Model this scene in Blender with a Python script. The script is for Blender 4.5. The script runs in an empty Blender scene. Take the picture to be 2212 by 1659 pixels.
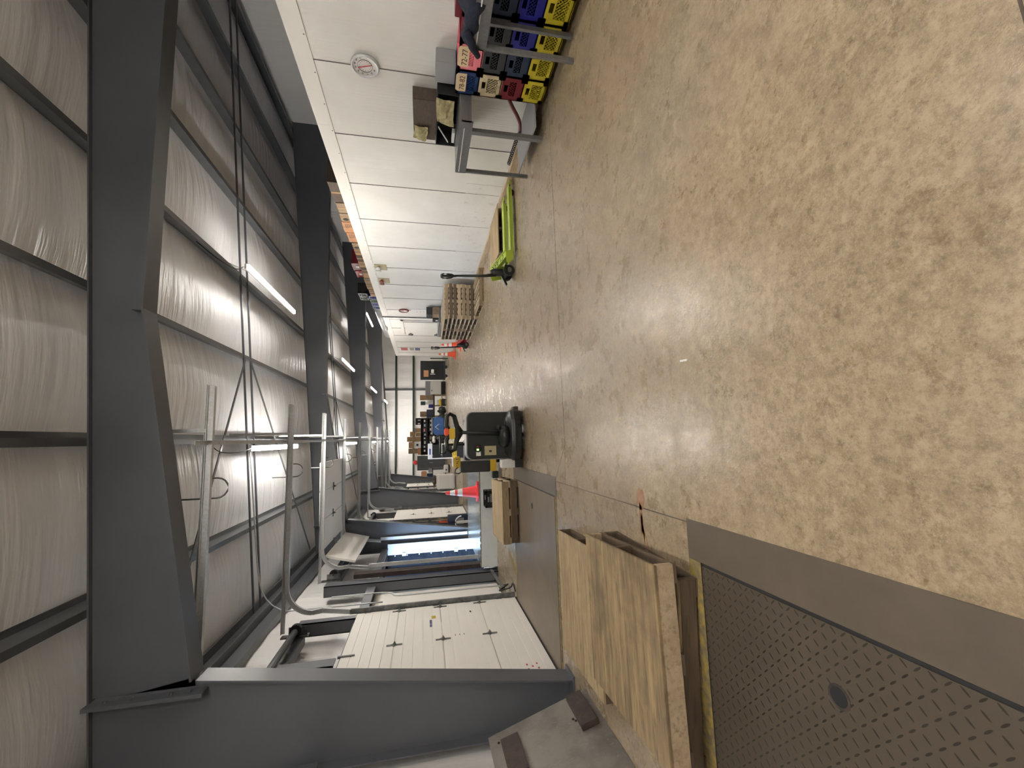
import bpy, bmesh, math, random
from mathutils import Vector, Matrix
random.seed(7)
SC = bpy.context.scene
C = SC.collection
PI = math.pi
# ------------------------------------------------------------------ camera
cam = bpy.data.cameras.new('camera'); camo = bpy.data.objects.new('camera', cam); C.objects.link(camo)
r_ = Vector((0.991913, -0.126894, -0.002479)); d_ = Vector((-0.028153, -0.200944, -0.979198)); f_ = Vector((0.123756, 0.971349, -0.202891))
m = Matrix.Identity(4)
for i in range(3):
    m[i][0] = d_[i]; m[i][1] = r_[i]; m[i][2] = -f_[i]
m[2][3] = 1.5
camo.matrix_world = m
cam.sensor_width = 36; cam.lens = 36*915/2212; cam.clip_start = .05; cam.clip_end = 200
SC.camera = camo
# ------------------------------------------------------------------ world, exposure
SC.view_settings.view_transform = 'Standard'; SC.view_settings.look = 'None'
SC.view_settings.exposure = 1.40; SC.view_settings.gamma = 1; SC.view_settings.use_curve_mapping = False
W = bpy.data.worlds.new('world'); SC.world = W; W.use_nodes = True
W.node_tree.nodes['Background'].inputs[0].default_value = (.55, .74, 1, 1)
W.node_tree.nodes['Background'].inputs[1].default_value = 7.5
# portal at the one open dock door (daylight sampling only)
pl = bpy.data.lights.new('daylight_portal', 'AREA'); pl.shape = 'RECTANGLE'; pl.size = 2.6; pl.size_y = 2.4; pl.cycles.is_portal = True
po = bpy.data.objects.new('daylight_portal', pl); C.objects.link(po); po.location = (-3.25, 10.9, 1.25); po.rotation_euler = (0, -PI/2, 0)
TUBE_E = 55.0
# ------------------------------------------------------------------ materials
def mat(name, col, rough=.6, metal=0, noise=None, bump=None, emis=None, coords='Object', spec=.5, coat=0):
    """noise=(scale_xyz, col2, lo, hi, detail); bump=(scale_xyz, strength, dist)"""
    M = bpy.data.materials.new(name); M.use_nodes = True; nt = M.node_tree; N = nt.nodes; L = nt.links
    b = N['Principled BSDF']
    b.inputs['Base Color'].default_value = (*col, 1); b.inputs['Roughness'].default_value = rough; b.inputs['Metallic'].default_value = metal
    b.inputs['Specular IOR Level'].default_value = spec
    if coat: b.inputs['Coat Weight'].default_value = coat; b.inputs['Coat Roughness'].default_value = .15
    if noise or bump: tc = N.new('ShaderNodeTexCoord')
    if noise:
        lst = noise if isinstance(noise, list) else [noise]
        prev = None
        for (sc, c2, lo, hi, det) in lst:
            mp = N.new('ShaderNodeMapping'); mp.inputs['Scale'].default_value = sc; L.new(tc.outputs[coords], mp.inputs[0])
            nz = N.new('ShaderNodeTexNoise'); nz.inputs['Scale'].default_value = 1; nz.inputs['Detail'].default_value = det; nz.inputs['Roughness'].default_value = .62
            L.new(mp.outputs[0], nz.inputs['Vector'])
            rp = N.new('ShaderNodeMapRange'); rp.inputs[1].default_value = lo; rp.inputs[2].default_value = hi; L.new(nz.outputs[0], rp.inputs[0])
            mx = N.new('ShaderNodeMix'); mx.data_type = 'RGBA'; L.new(rp.outputs[0], mx.inputs[0])
            if prev: L.new(prev, mx.inputs[6])
            else: mx.inputs[6].default_value = (*col, 1)
            mx.inputs[7].default_value = (*c2, 1); prev = mx.outputs[2]
        L.new(prev, b.inputs['Base Color'])
    if bump:
        mp = N.new('ShaderNodeMapping'); mp.inputs['Scale'].default_value = bump[0]; L.new(tc.outputs[coords], mp.inputs[0])
        nz = N.new('ShaderNodeTexNoise'); nz.inputs['Scale'].default_value = 1; nz.inputs['Detail'].default_value = 4
        L.new(mp.outputs[0], nz.inputs['Vector'])
        bp = N.new('ShaderNodeBump'); bp.inputs['Strength'].default_value = bump[1]; bp.inputs['Distance'].default_value = bump[2]
        L.new(nz.outputs[0], bp.inputs['Height']); L.new(bp.outputs[0], b.inputs['Normal'])
    if emis:
        b.inputs['Emission Color'].default_value = (*emis[:3], 1); b.inputs['Emission Strength'].default_value = emis[3]
    return M

def floor_mat():
    M = bpy.data.materials.new('polished_concrete'); M.use_nodes = True; nt = M.node_tree; N = nt.nodes; L = nt.links; b = N['Principled BSDF']
    tc = N.new('ShaderNodeTexCoord')
    def nz(scale, det=6, rough=.6, dist=0.0, s3=(1,1,1)):
        mp = N.new('ShaderNodeMapping'); mp.inputs['Scale'].default_value = s3; L.new(tc.outputs['Object'], mp.inputs[0])
        n = N.new('ShaderNodeTexNoise'); n.inputs['Scale'].default_value = scale; n.inputs['Detail'].default_value = det; n.inputs['Roughness'].default_value = rough; n.inputs['Distortion'].default_value = dist
        L.new(mp.outputs[0], n.inputs['Vector']); return n.outputs[0]
    def rng(o, lo, hi, a=0., c=1.):
        r = N.new('ShaderNodeMapRange'); r.inputs[1].default_value = lo; r.inputs[2].default_value = hi; r.inputs[3].default_value = a; r.inputs[4].default_value = c; L.new(o, r.inputs[0]); return r.outputs[0]
    def mix(f, a, c2):
        x = N.new('ShaderNodeMix'); x.data_type = 'RGBA'; L.new(f, x.inputs[0])
        if isinstance(a, tuple): x.inputs[6].default_value = (*a, 1)
        else: L.new(a, x.inputs[6])
        x.inputs[7].default_value = (*c2, 1); return x.outputs[2]
    c = mix(rng(nz(.8, 4, .55), .34, .66), (.285, .212, .132), (.215, .165, .104))
    c = mix(rng(nz(.5, 3, .5, 0, (1, .7, 1)), .47, .60, 0, .85), c, (.178, .158, .115))
    c = mix(rng(nz(2.1, 9, .66, 0, (1, .7, 1)), .45, .70, 0, .85), c, (.370, .285, .185))
    c = mix(rng(nz(3.3, 10, .74, 0, (.8, 1.2, 1)), .46, .68, 0, .70), c, (.160, .118, .072))
    c = mix(rng(nz(13, 9, .80), .44, .62, 0, .75), c, (.400, .312, .208))
    c = mix(rng(nz(21, 9, .84), .46, .62, 0, .75), c, (.128, .092, .056))
    c = mix(rng(nz(70, 4, .8), .50, .66, 0, .45), c, (.400, .315, .215))
    c = mix(rng(nz(55, 3, .7), .66, .72, 0, .6), c, (.09, .065, .04))
    L.new(c, b.inputs['Base Color'])
    L.new(rng(nz(4, 8, .7), .3, .7, .20, .40), b.inputs['Roughness'])
    bp = N.new('ShaderNodeBump'); bp.inputs['Strength'].default_value = .25; bp.inputs['Distance'].default_value = .01
    L.new(nz(14, 6, .7), bp.inputs['Height']); L.new(bp.outputs[0], b.inputs['Normal'])
    b.inputs['Specular IOR Level'].default_value = .5
    return M

def tread_mat():
    """checker plate: two crossed sets of short raised bars"""
    M = bpy.data.materials.new('tread_plate_steel'); M.use_nodes = True; nt = M.node_tree; N = nt.nodes; L = nt.links; b = N['Principled BSDF']
    tc = N.new('ShaderNodeTexCoord')
    def math_(op, a, c=None):
        n = N.new('ShaderNodeMath'); n.operation = op
        for k, v in enumerate((a, c)):
            if v is None: continue
            if isinstance(v, (int, float)): n.inputs[k].default_value = v
            else: L.new(v, n.inputs[k])
        return n.outputs[0]
    sp = N.new('ShaderNodeSeparateXYZ'); L.new(tc.outputs['Object'], sp.inputs[0])
    P = .040
    u = math_('DIVIDE', sp.outputs[0], P); v = math_('DIVIDE', sp.outputs[1], P)
    def lens(u0, v0, ang):
        fu = math_('SUBTRACT', math_('FRACT', math_('ADD', u, u0)), .5); fv = math_('SUBTRACT', math_('FRACT', math_('ADD', v, v0)), .5)
        ca, sa = math.cos(ang), math.sin(ang)
        a = math_('ADD', math_('MULTIPLY', fu, ca), math_('MULTIPLY', fv, sa)); c = math_('SUBTRACT', math_('MULTIPLY', fv, ca), math_('MULTIPLY', fu, sa))
        d = math_('ADD', math_('MULTIPLY', math_('MULTIPLY', a, a), 7.0), math_('MULTIPLY', math_('MULTIPLY', c, c), 130.0))
        return math_('LESS_THAN', d, 1.0)
    # each cell holds one bar, alternate cells crossed
    chk = math_('MODULO', math_('ADD', math_('FLOOR', u), math_('FLOOR', v)), 2.0); chk = math_('ABSOLUTE', chk)
    l1 = math_('MULTIPLY', lens(0, 0, PI/4), chk); l2 = math_('MULTIPLY', lens(0, 0, -PI/4), math_('SUBTRACT', 1.0, chk))
    h = math_('MAXIMUM', l1, l2)
    mx = N.new('ShaderNodeMix'); mx.data_type = 'RGBA'; L.new(h, mx.inputs[0])
    n = N.new('ShaderNodeTexNoise'); n.inputs['Scale'].default_value = 3; n.inputs['Detail'].default_value = 6; L.new(tc.outputs['Object'], n.inputs['Vector'])
    m0 = N.new('ShaderNodeMix'); m0.data_type = 'RGBA'; L.new(n.outputs[0], m0.inputs[0]); m0.inputs[6].default_value = (.062, .048, .033, 1); m0.inputs[7].default_value = (.092, .074, .053, 1)
    L.new(m0.outputs[2], mx.inputs[6]); mx.inputs[7].default_value = (.026, .019, .012, 1); L.new(mx.outputs[2], b.inputs['Base Color'])
    b.inputs['Roughness'].default_value = .5; b.inputs['Metallic'].default_value = .25
    bp = N.new('ShaderNodeBump'); bp.inputs['Strength'].default_value = .6; bp.inputs['Distance'].default_value = .004; L.new(h, bp.inputs['Height']); L.new(bp.outputs[0], b.inputs['Normal'])
    return M

def wood(name, c1, c2, c3, along=0):
    s = [14, 14, 14]; s[along] = 1.2; s2 = [40, 40, 40]; s2[along] = 5
    return mat(name, c1, .85, 0, [(tuple(s), c2, .35, .7, 6), (tuple(s2), c3, .5, .75, 6), ((3, 3, 3), c2, .5, .75, 5)], (tuple(s2), .35, .006))

M = {}
M['floor'] = floor_mat()
M['tread'] = tread_mat()
M['joint'] = mat('joint_sealant', (.07, .055, .04), .9)
M['stain'] = mat('rust_stain', (.25, .115, .06), .7, 0, ((9, 9, 9), (.36, .24, .15), .4, .7, 5))
M['vinyl'] = mat('insulation_vinyl', (.77, .775, .795), .32, 0, None, ((.7, 7, 1.2), .8, .07))
M['vinyl_wall'] = mat('wall_insulation_vinyl', (.80, .78, .76), .33, 0, None, ((1.5, 6, 1.2), .5, .04))
M['vinyl_far'] = mat('far_wall_vinyl', (.88, .87, .86), .35, 0, None, ((5, 2, 1.2), .5, .04))
M['steel'] = mat('dark_grey_painted_steel', (.100, .105, .120), .40, .0, ((2, 2, 2), (.088, .092, .104), .3, .7, 4))
M['purlin'] = mat('grey_primed_steel', (.115, .12, .13), .34, .25, ((3, 3, 3), (.09, .094, .10), .3, .7, 4))
M['green'] = mat('dark_green_steel', (.018, .032, .024), .5)
M['galv'] = mat('galvanized_steel', (.62, .63, .64), .38, .35, ((40, 40, 40), (.52, .53, .53), .35, .65, 4))
M['galvd'] = mat('dull_galvanized_steel', (.22, .225, .225), .45, .6, ((12, 12, 12), (.10, .10, .095), .35, .65, 4))
M['panel'] = mat('white_cooler_panel', (.74, .725, .69), .36, 0, [((.8, .8, .8), (.64, .62, .58), .35, .7, 4)], ((1, 38, .25), .45, .014))
M['paneltrim'] = mat('white_metal_trim', (.72, .69, .64), .4)
M['seam'] = mat('dark_seam', (.10, .09, .08), .8)
M['scuff'] = mat('scuffed_lower_panel', (.74, .725, .69), .36, 0, [((.8, .8, .8), (.64, .62, .58), .35, .7, 4), ((11, 9, 11), (.42, .38, .31), .58, .80, 9)], ((1, 38, .25), .45, .014))
M['doorw'] = mat('white_door_steel', (.84, .81, .76), .42, 0, ((1, 1, 1), (.80, .77, .72), .3, .7, 3))
M['rubber'] = mat('black_rubber', (.010, .010, .011), .55)
M['blackp'] = mat('black_plastic', (.006, .0085, .007), .40, 0, ((4, 4, 4), (.009, .011, .010), .3, .7, 3))
M['blackp2'] = mat('charcoal_plastic', (.020, .020, .021), .42, 0, ((6, 6, 6), (.013, .013, .013), .35, .65, 5))
M['dblack'] = mat('deep_black', (.006, .006, .007), .7)
M['lever'] = mat('dock_plate_steel', (.165, .125, .088), .42, .2, [((1.5, 9, 3), (.125, .098, .072), .3, .7, 6), ((1, 1, 1), (.20, .155, .112), .4, .7, 4)])
M['frame_steel'] = mat('leveler_frame_steel', (.118, .092, .068), .48, .2, [((3, 3, 3), (.085, .068, .051), .3, .7, 6)])
M['shine'] = mat('shiny_deck_steel', (.30, .32, .31), .22, .55, [((9, 2, 3), (.20, .21, .20), .35, .65, 6)], ((10, 3, 3), .3, .01))
M['yellow_worn'] = mat('worn_yellow_paint', (.27, .19, .035), .75, 0, [((18, 18, 18), (.13, .10, .06), .38, .60, 7)])
M['yellow'] = mat('yellow_paint', (.62, .42, .03), .45)
M['steelplate'] = mat('scratched_grey_steel', (.25, .225, .20), .40, .45, [((5, 5, 5), (.17, .155, .14), .4, .65, 8), ((60, 60, 6), (.33, .30, .27), .6, .75, 4)])
M['rustblock'] = mat('rusty_brown_steel', (.045, .032, .027), .7, .2, [((6, 6, 6), (.075, .05, .04), .4, .7, 6), ((18, 18, 18), (.03, .024, .022), .5, .7, 5)])
M['ply'] = wood('weathered_plywood', (.33, .235, .120), (.125, .085, .048), (.055, .038, .022), 0)
M['ply2'] = wood('pale_plywood', (.42, .31, .175), (.25, .18, .10), (.11, .08, .045), 0)
M['woodx'] = wood('pallet_board_across', (.33, .24, .145), (.22, .155, .09), (.12, .085, .052), 0)
M['woody'] = wood('pallet_board_along', (.37, .27, .16), (.25, .175, .10), (.13, .09, .055), 1)
M['woodend'] = wood('pale_pallet_board_end', (.55, .45, .33), (.42, .33, .22), (.22, .16, .10), 0)
M['wooddark'] = wood('dark_stringer_wood', (.13, .088, .052), (.085, .056, .033), (.05, .033, .02), 0)
M['woodlight'] = wood('light_timber', (.47, .36, .235), (.36, .265, .165), (.22, .16, .1), 1)
M['card'] = mat('brown_cardboard', (.36, .225, .115), .8, 0, ((6, 6, 6), (.30, .185, .095), .3, .7, 4))
M['card2'] = mat('orange_cardboard', (.46, .23, .12), .8, 0, ((12, 12, 30), (.38, .19, .10), .4, .6, 4))
M['card3'] = mat('dull_cardboard', (.27, .19, .12), .8, 0, ((10, 10, 10), (.20, .14, .09), .4, .7, 4))
M['carddk'] = mat('dark_brown_carton', (.085, .058, .042), .75, 0, ((10, 10, 30), (.06, .042, .03), .4, .6, 5))
M['paper'] = mat('white_paper', (.72, .71, .68), .7)
M['note'] = mat('cream_note_paper', (.60, .47, .30), .8)
M['tissue'] = mat('crumpled_tan_paper', (.36, .31, .155), .8, 0, ((14, 14, 14), (.26, .22, .11), .4, .6, 4), ((18, 18, 18), .6, .02))
M['stain_steel'] = mat('brushed_stainless', (.24, .24, .245), .33, .6, ((3, 40, 40), (.19, .19, .195), .3, .7, 3))
M['greyp'] = mat('grey_painted_metal', (.26, .26, .265), .5)
M['whitep'] = mat('white_plastic', (.66, .64, .61), .45)
M['lime'] = mat('lime_green_paint', (.38, .50, .045), .4, 0, ((6, 6, 6), (.33, .44, .04), .3, .7, 4))
M['red'] = mat('red_paint', (.30, .012, .018), .4)
M['orange'] = mat('orange_cone_vinyl', (.85, .10, .03), .5)
M['pinkcone'] = mat('faded_red_cone_vinyl', (.80, .055, .065), .5)
M['conew'] = mat('white_reflective_band', (.70, .72, .74), .3)
M['blue'] = mat('blue_plastic', (.045, .12, .33), .45, 0, ((4, 4, 4), (.035, .10, .28), .3, .7, 3))
M['cyellow'] = mat('yellow_crate_plastic', (.48, .40, .02), .42)
M['cred'] = mat('dark_red_crate_plastic', (.14, .008, .016), .42)
M['ccream'] = mat('cream_crate_plastic', (.55, .46, .30), .42)
M['cnavy'] = mat('navy_crate_plastic', (.007, .028, .105), .42)
M['croyal'] = mat('royal_blue_crate_plastic', (.006, .009, .17), .42)
M['cslate'] = mat('slate_crate_plastic', (.012, .024, .055), .42)
M['cgrey'] = mat('grey_crate_plastic', (.026, .029, .034), .45)
M['cpink'] = mat('pink_crate_plastic', (.70, .20, .24), .42)
M['cblack'] = mat('black_crate_plastic', (.010, .010, .011), .4)
M['cgreen'] = mat('dark_green_crate_plastic', (.015, .05, .03), .45)
M['denim'] = mat('dark_blue_cloth', (.003, .006, .017), .9, 0, ((9, 9, 9), (.006, .010, .026), .35, .65, 4), ((12, 12, 12), .6, .03))
M['redhose'] = mat('dark_red_hose', (.11, .012, .012), .5)
M['glass'] = mat('clear_lens', (.7, .7, .68), .08, 0, None, None, None, spec=.8)
M['ink'] = mat('black_ink', (.012, .012, .012), .6)
M['inkbrown'] = mat('brown_marker_ink', (.07, .03, .015), .6)
M['brown_rim'] = mat('reddish_brown_rim', (.22, .05, .03), .5)
M['beige'] = mat('beige_sticker', (.40, .34, .20), .5)
M['ledg'] = mat('green_indicator_light', (.1, .8, .05), .4, emis=(.25, 1, .1, 3))
M['ledr'] = mat('red_indicator', (.30, .02, .03), .4)
M['signblue'] = mat('blue_print', (.03, .06, .20), .5)
M['signred'] = mat('red_print', (.45, .03, .03), .5)
M['signyel'] = mat('yellow_print', (.60, .42, .05), .5)
M['tube'] = mat('light_tube', (1, 1, 1), .4, emis=(1, .955, .885, TUBE_E))
M['seal'] = mat('dock_seal_white', (.72, .76, .78), .4, 0, ((3, 3, 3), (.60, .64, .68), .5, .75, 5))
M['sealblk'] = mat('dock_seal_black', (.006, .009, .016), .55, 0, None, ((3, 3, 5), .7, .06), spec=.12)
M['asphalt'] = mat('asphalt', (.10, .10, .10), .9)
M['concrete2'] = mat('concrete_kerb', (.40, .34, .27), .8, 0, ((8, 8, 8), (.28, .23, .17), .4, .7, 6))
# ------------------------------------------------------------------ mesh helpers
class MB:
    def __init__(s): s.bm = bmesh.new()
    def box(s, x0, x1, y0, y1, z0, z1):
        v = [s.bm.verts.new(p) for p in ((x0,y0,z0),(x1,y0,z0),(x1,y1,z0),(x0,y1,z0),(x0,y0,z1),(x1,y0,z1),(x1,y1,z1),(x0,y1,z1))]
        for f in ((3,2,1,0),(4,5,6,7),(0,1,5,4),(1,2,6,5),(2,3,7,6),(3,0,4,7)): s.bm.faces.new([v[i] for i in f])
        return s
    def bar(s, p0, p1, w, h, up=(0,0,1)):
        p0 = Vector(p0); p1 = Vector(p1); d = (p1-p0).normalized(); up = Vector(up)
        if abs(d.dot(up)) > .98: up = Vector((0,1,0)) if abs(d.y) < .9 else Vector((1,0,0))
        a = d.cross(up).normalized(); b = a.cross(d).normalized()
        v = []
        for p in (p0, p1):
            for (i, j) in ((-1,-1),(1,-1),(1,1),(-1,1)): v.append(s.bm.verts.new(p + a*(i*w/2) + b*(j*h/2)))
        for f in ((0,1,2,3),(7,6,5,4),(0,4,5,1),(1,5,6,2),(2,6,7,3),(3,7,4,0)): s.bm.faces.new([v[i] for i in f])
        return s
    def tube(s, pts, r, seg=10, caps=True):
        pts = [Vector(p) for p in pts]; n = len(pts); rs = r if isinstance(r, (list, tuple)) else [r]*n
        rings = []; ref = None
        for i, p in enumerate(pts):
            d = (pts[min(i+1, n-1)] - pts[max(i-1, 0)]).normalized()
            if ref is None: ref = Vector((0,0,1)) if abs(d.z) < .9 else Vector((1,0,0))
            a = d.cross(ref).normalized(); b = d.cross(a).normalized(); ref = a.cross(d) if False else ref
            rings.append([s.bm.verts.new(p + (a*math.cos(2*PI*k/seg) + b*math.sin(2*PI*k/seg))*rs[i]) for k in range(seg)])
        for i in range(n-1):
            for k in range(seg):
                s.bm.faces.new((rings[i][k], rings[i][(k+1)%seg], rings[i+1][(k+1)%seg], rings[i+1][k]))
        if caps:
            s.bm.faces.new(rings[0]); s.bm.faces.new(list(reversed(rings[-1])))
        return s
    def prism(s, poly, axis, a, b):
        """poly of 2D points extruded along axis from a to b; 2D = the other two axes in order"""
        def P(u, v, t): return {'x': (t,u,v), 'y': (u,t,v), 'z': (u,v,t)}[axis]
        A = [s.bm.verts.new(P(u,v,a)) for u, v in poly]; B = [s.bm.verts.new(P(u,v,b)) for u, v in poly]; n = len(poly)
        s.bm.faces.new(A); s.bm.faces.new(list(reversed(B)))
        for i in range(n): s.bm.faces.new((A[i], B[i], B[(i+1)%n], A[(i+1)%n]))
        return s
    def lathe(s, prof, c=(0,0,0), axis='z', seg=20):
        rings = []
        for (r, h) in prof:
            ring = []
            for k in range(seg):
                x, y = r*math.cos(2*PI*k/seg), r*math.sin(2*PI*k/seg)
                p = {'z': (x,y,h), 'x': (h,x,y), 'y': (x,h,y)}[axis]
                ring.append(s.bm.verts.new(Vector(c)+Vector(p)))
            rings.append(ring)
        for i in range(len(rings)-1):
            for k in range(seg): s.bm.faces.new((rings[i][k], rings[i][(k+1)%seg], rings[i+1][(k+1)%seg], rings[i+1][k]))
        s.bm.faces.new(rings[0]); s.bm.faces.new(list(reversed(rings[-1])))
        return s
    def quad(s, *p): s.bm.faces.new([s.bm.verts.new(q) for q in p]); return s
    def build(s, name, m, parent=None, bevel=0, smooth=False, seg=2):
        bm = s.bm
        bmesh.ops.recalc_face_normals(bm, faces=bm.faces)
        if bevel:
            es = [e for e in bm.edges if len(e.link_faces) == 2 and e.calc_face_angle(0) > .6]
            if es: bmesh.ops.bevel(bm, geom=es, offset=bevel, segments=seg, affect='EDGES', clamp_overlap=True)
        me = bpy.data.meshes.new(name); bm.to_mesh(me); bm.free()
        me.materials.append(M[m] if isinstance(m, str) else m)
        if smooth:
            for p in me.polygons: p.use_smooth = True
        o = bpy.data.objects.new(name, me); C.objects.link(o)
        if parent: o.parent = parent
        return o
def tag(o, label=None, cat=None, group=None, kind=None):
    if label: o['label'] = label
    if cat: o['category'] = cat
    if group: o['group'] = group
    if kind: o['kind'] = kind
    return o
def struct(o): o['kind'] = 'structure'; return o
def thing(name, label, cat, loc=(0,0,0), rz=0, group=None):
    o = bpy.data.objects.new(name, None); C.objects.link(o); o.location = loc; o.rotation_euler = (0,0,rz); o.empty_display_size = .1
    return tag(o, label, cat, group)
def dup(root, loc, rz=None, label=None, group=None):
    def cp(o, par):
        c = o.copy(); C.objects.link(c)
        if par: c.parent = par
        for ch in o.children: cp(ch, c)
        return c
    r = cp(root, None); r.location = loc
    if rz is not None: r.rotation_euler = (0,0,rz)
    if label: r['label'] = label
    if group: r['group'] = group
    return r
def text(name, s, size, m, parent, loc, right, up, depth=.001):
    """flat lettering lying in the plane spanned by right/up, centred at loc"""
    cu = bpy.data.curves.new(name, 'FONT'); cu.body = s; cu.size = size; cu.align_x = 'CENTER'; cu.align_y = 'CENTER'; cu.extrude = depth
    t = bpy.data.objects.new(name+'_tmp', cu); C.objects.link(t)
    dg = bpy.context.evaluated_depsgraph_get(); me = bpy.data.meshes.new_from_object(t.evaluated_get(dg))
    bpy.data.objects.remove(t); bpy.data.curves.remove(cu)
    R = Vector(right).normalized(); U = Vector(up).normalized(); Nn = R.cross(U)
    T = Matrix(((R.x,U.x,Nn.x,loc[0]),(R.y,U.y,Nn.y,loc[1]),(R.z,U.z,Nn.z,loc[2]),(0,0,0,1)))
    me.transform(T); me.materials.clear(); me.materials.append(M[m])
    o = bpy.data.objects.new(name, me); C.objects.link(o)
    if parent: o.parent = parent
    return o
def arc(c, r, a0, a1, u, v, n=8):
    c = Vector(c); u = Vector(u); v = Vector(v)
    return [c + u*(r*math.cos(a0+(a1-a0)*k/n)) + v*(r*math.sin(a0+(a1-a0)*k/n)) for k in range(n+1)]
ORD = ['first','second','third','fourth','fifth','sixth','seventh','eighth','ninth','tenth']
# ------------------------------------------------------------------ dimensions
YB, YF = -9.0, 35.0            # back and far wall
XW, XR = -3.08, 9.2            # dock wall insulation, right building wall
XC = 4.48; ZC = 2.96; YCE = 23.0   # cooler box face, top, far end
FR = [-3.02, 4.58, 12.18, 19.78, 27.38]
def ztop(x): return 4.465 + .080*x        # rafter top
def zroof(x): return ztop(x) + .20
# ------------------------------------------------------------------ floor with leveler pits left flush
struct(MB().box(XW-.3, XR+.2, YB-.2, YF+.2, -.25, 0).build('floor', 'floor'))
# ceiling: insulation sagging between purlins
PX = [.09 + 1.47*j for j in range(-1, 7)]
def ceiling():
    mb = MB(); bm = mb.bm; xs = [-3.08]; 
    edges = [-2.83] + PX + [XR]
    for a, b in zip(edges[:-1], edges[1:]): xs += [a + (b-a)*k/6 for k in range(6)]
    xs.append(XR)
    ys = [YB + (YF-YB)*k/220 for k in range(221)]
    grid = []
    for x in xs:
        a = max([e for e in edges if e <= x+1e-6] or [edges[0]]); b = min([e for e in edges if e > x+1e-6] or [XR+.1])
        t = (x-a)/(b-a) if b > a else 0; sag = .085*math.sin(PI*max(0, min(1, t)))
        col = []
        for y in ys:
            w = .018*math.sin(y*2.3+1.3*math.sin(x*1.7)) + .010*math.sin(y*6.1+x*2)
            col.append(bm.verts.new((x, y, zroof(x) + .02 - sag*(1+.15*math.sin(y*1.1+x)) + w*math.sin(PI*max(0, min(1, t))))))
        grid.append(col)
    for i in range(len(xs)-1):
        for j in range(len(ys)-1): bm.faces.new((grid[i][j], grid[i+1][j], grid[i+1][j+1], grid[i][j+1]))
    return mb.build('ceiling', 'vinyl', smooth=True)
struct(ceiling())
struct(MB().box(XW-.6, XR+.4, YB-.4, YF+.4, 5.75, 5.85).build('trim_1', 'steel'))   # roof deck above the insulation
# walls
def wrinkled(name, x0, x1, y0, y1, z0, z1, mt, ax):
    """thin wall slab with gentle ripples; ax = axis of the normal"""
    mb = MB(); bm = mb.bm
    n1 = int(((y1-y0) if ax == 'x' else (x1-x0))/.18)+1; n2 = 14
    g = []
    for i in range(n1+1):
        row = []
        for j in range(n2+1):
            z = z0+(z1-z0)*j/n2
            if ax == 'x':
                y = y0+(y1-y0)*i/n1; row.append(bm.verts.new((x0 + .02*math.sin(y*3.1+z*.6) + .014*math.sin(y*8.3+z), y, z)))
            else:
                x = x0+(x1-x0)*i/n1; row.append(bm.verts.new((x, y0 + .015*math.sin(x*3.4+z*.5) + .010*math.sin(x*9.1), z)))
        g.append(row)
    for i in range(n1):
        for j in range(n2): bm.faces.new((g[i][j], g[i+1][j], g[i+1][j+1], g[i][j+1]))
    if ax == 'x': mb.box(x0-.25, x0-.05, y0, y1, z0, z1)
    else: mb.box(x0, x1, y0+.05, y0+.25, z0, z1)
    return mb.build(name, mt, smooth=False)
OY0, OY1, OZ = 9.72, 12.08, 2.45      # open dock door
struct(wrinkled('wall_left', XW, XW, YB, OY0, 0, 5.8, 'vinyl_wall', 'x'))
struct(wrinkled('wall_left_beyond', XW, XW, OY1, YF, 0, 5.8, 'vinyl_wall', 'x'))
struct(wrinkled('wall_left_over_door', XW, XW, OY0, OY1, OZ, 5.8, 'vinyl_wall', 'x'))
struct(wrinkled('wall_far', XW-.3, XR+.3, YF, YF, 0, 5.8, 'vinyl_far', 'y'))
struct(MB().box(XW-.3, XR+.3, YB-.2, YB, 0, 5.8).build('wall_back', 'vinyl_wall'))
struct(MB().box(XR, XR+.2, YB, YF, 0, 5.8).build('wall_right', 'vinyl_wall'))
# dark lining strip between wall insulation and eave
struct(MB().box(XW+.02, XW+.16, YB, YF, 3.98, 4.36).build('trim_2', 'steel'))
# ------------------------------------------------------------------ cooler box (the right-hand room inside the hall)
cw = MB().box(XC, XR-.01, YB+.01, YCE, 0, ZC).build('wall_cooler', 'panel'); struct(cw)
MB().box(XC+.13, XR-.02, YB+.02, YCE-.02, ZC, ZC+.012).build('bounce_cut_sheet', 'carddk', cw)  # unseen dark sheet added on the cooler top to cut bounce onto the ceiling
sm = MB(); y = 4.83 - 1.237*11
while y < YCE:
    if y > YB: sm.box(XC-.0075, XC+.01, y-.003, y+.003, .12, 2.77)
    y += 1.237
sm.build('panel_seams', 'seam', cw)
for k in range(7):   # top cap flashing pieces
    a, b = -7+4.3*k, -7+4.3*(k+1)
    b = min(b, YCE+.02)
    if a < YCE: MB().box(XC-.012, XC+.12, a+.003, b, 2.77, ZC+.012).build('top_flashing', 'paneltrim', cw)
sm = MB(); 
for k in range(60): sm.box(XC-.016, XC-.011, -7+.5*k, -7+.5*k+.012, 2.785, 2.797)
sm.build('flashing_screws', 'seam', cw)
sm = MB().box(XC-.005, XC+.01, 7.0, YCE, .06, .75); sm.build('scuffed_band', 'scuff', cw)
# timber kerb at the foot of the cooler wall
for k, (a, b) in enumerate([(-2, 1.8), (1.83, 5.6), (5.63, 8.6), (8.63, 11.4)]):
    struct(MB().box(XC-.11, XC-.012, a, b, 0, .10).build('baseboard_right', 'woodlight', bevel=.004))
struct(MB().box(XC-.13, XC-.012, 11.45, YCE, 0, .08).build('baseboard_right', 'concrete2'))
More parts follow.
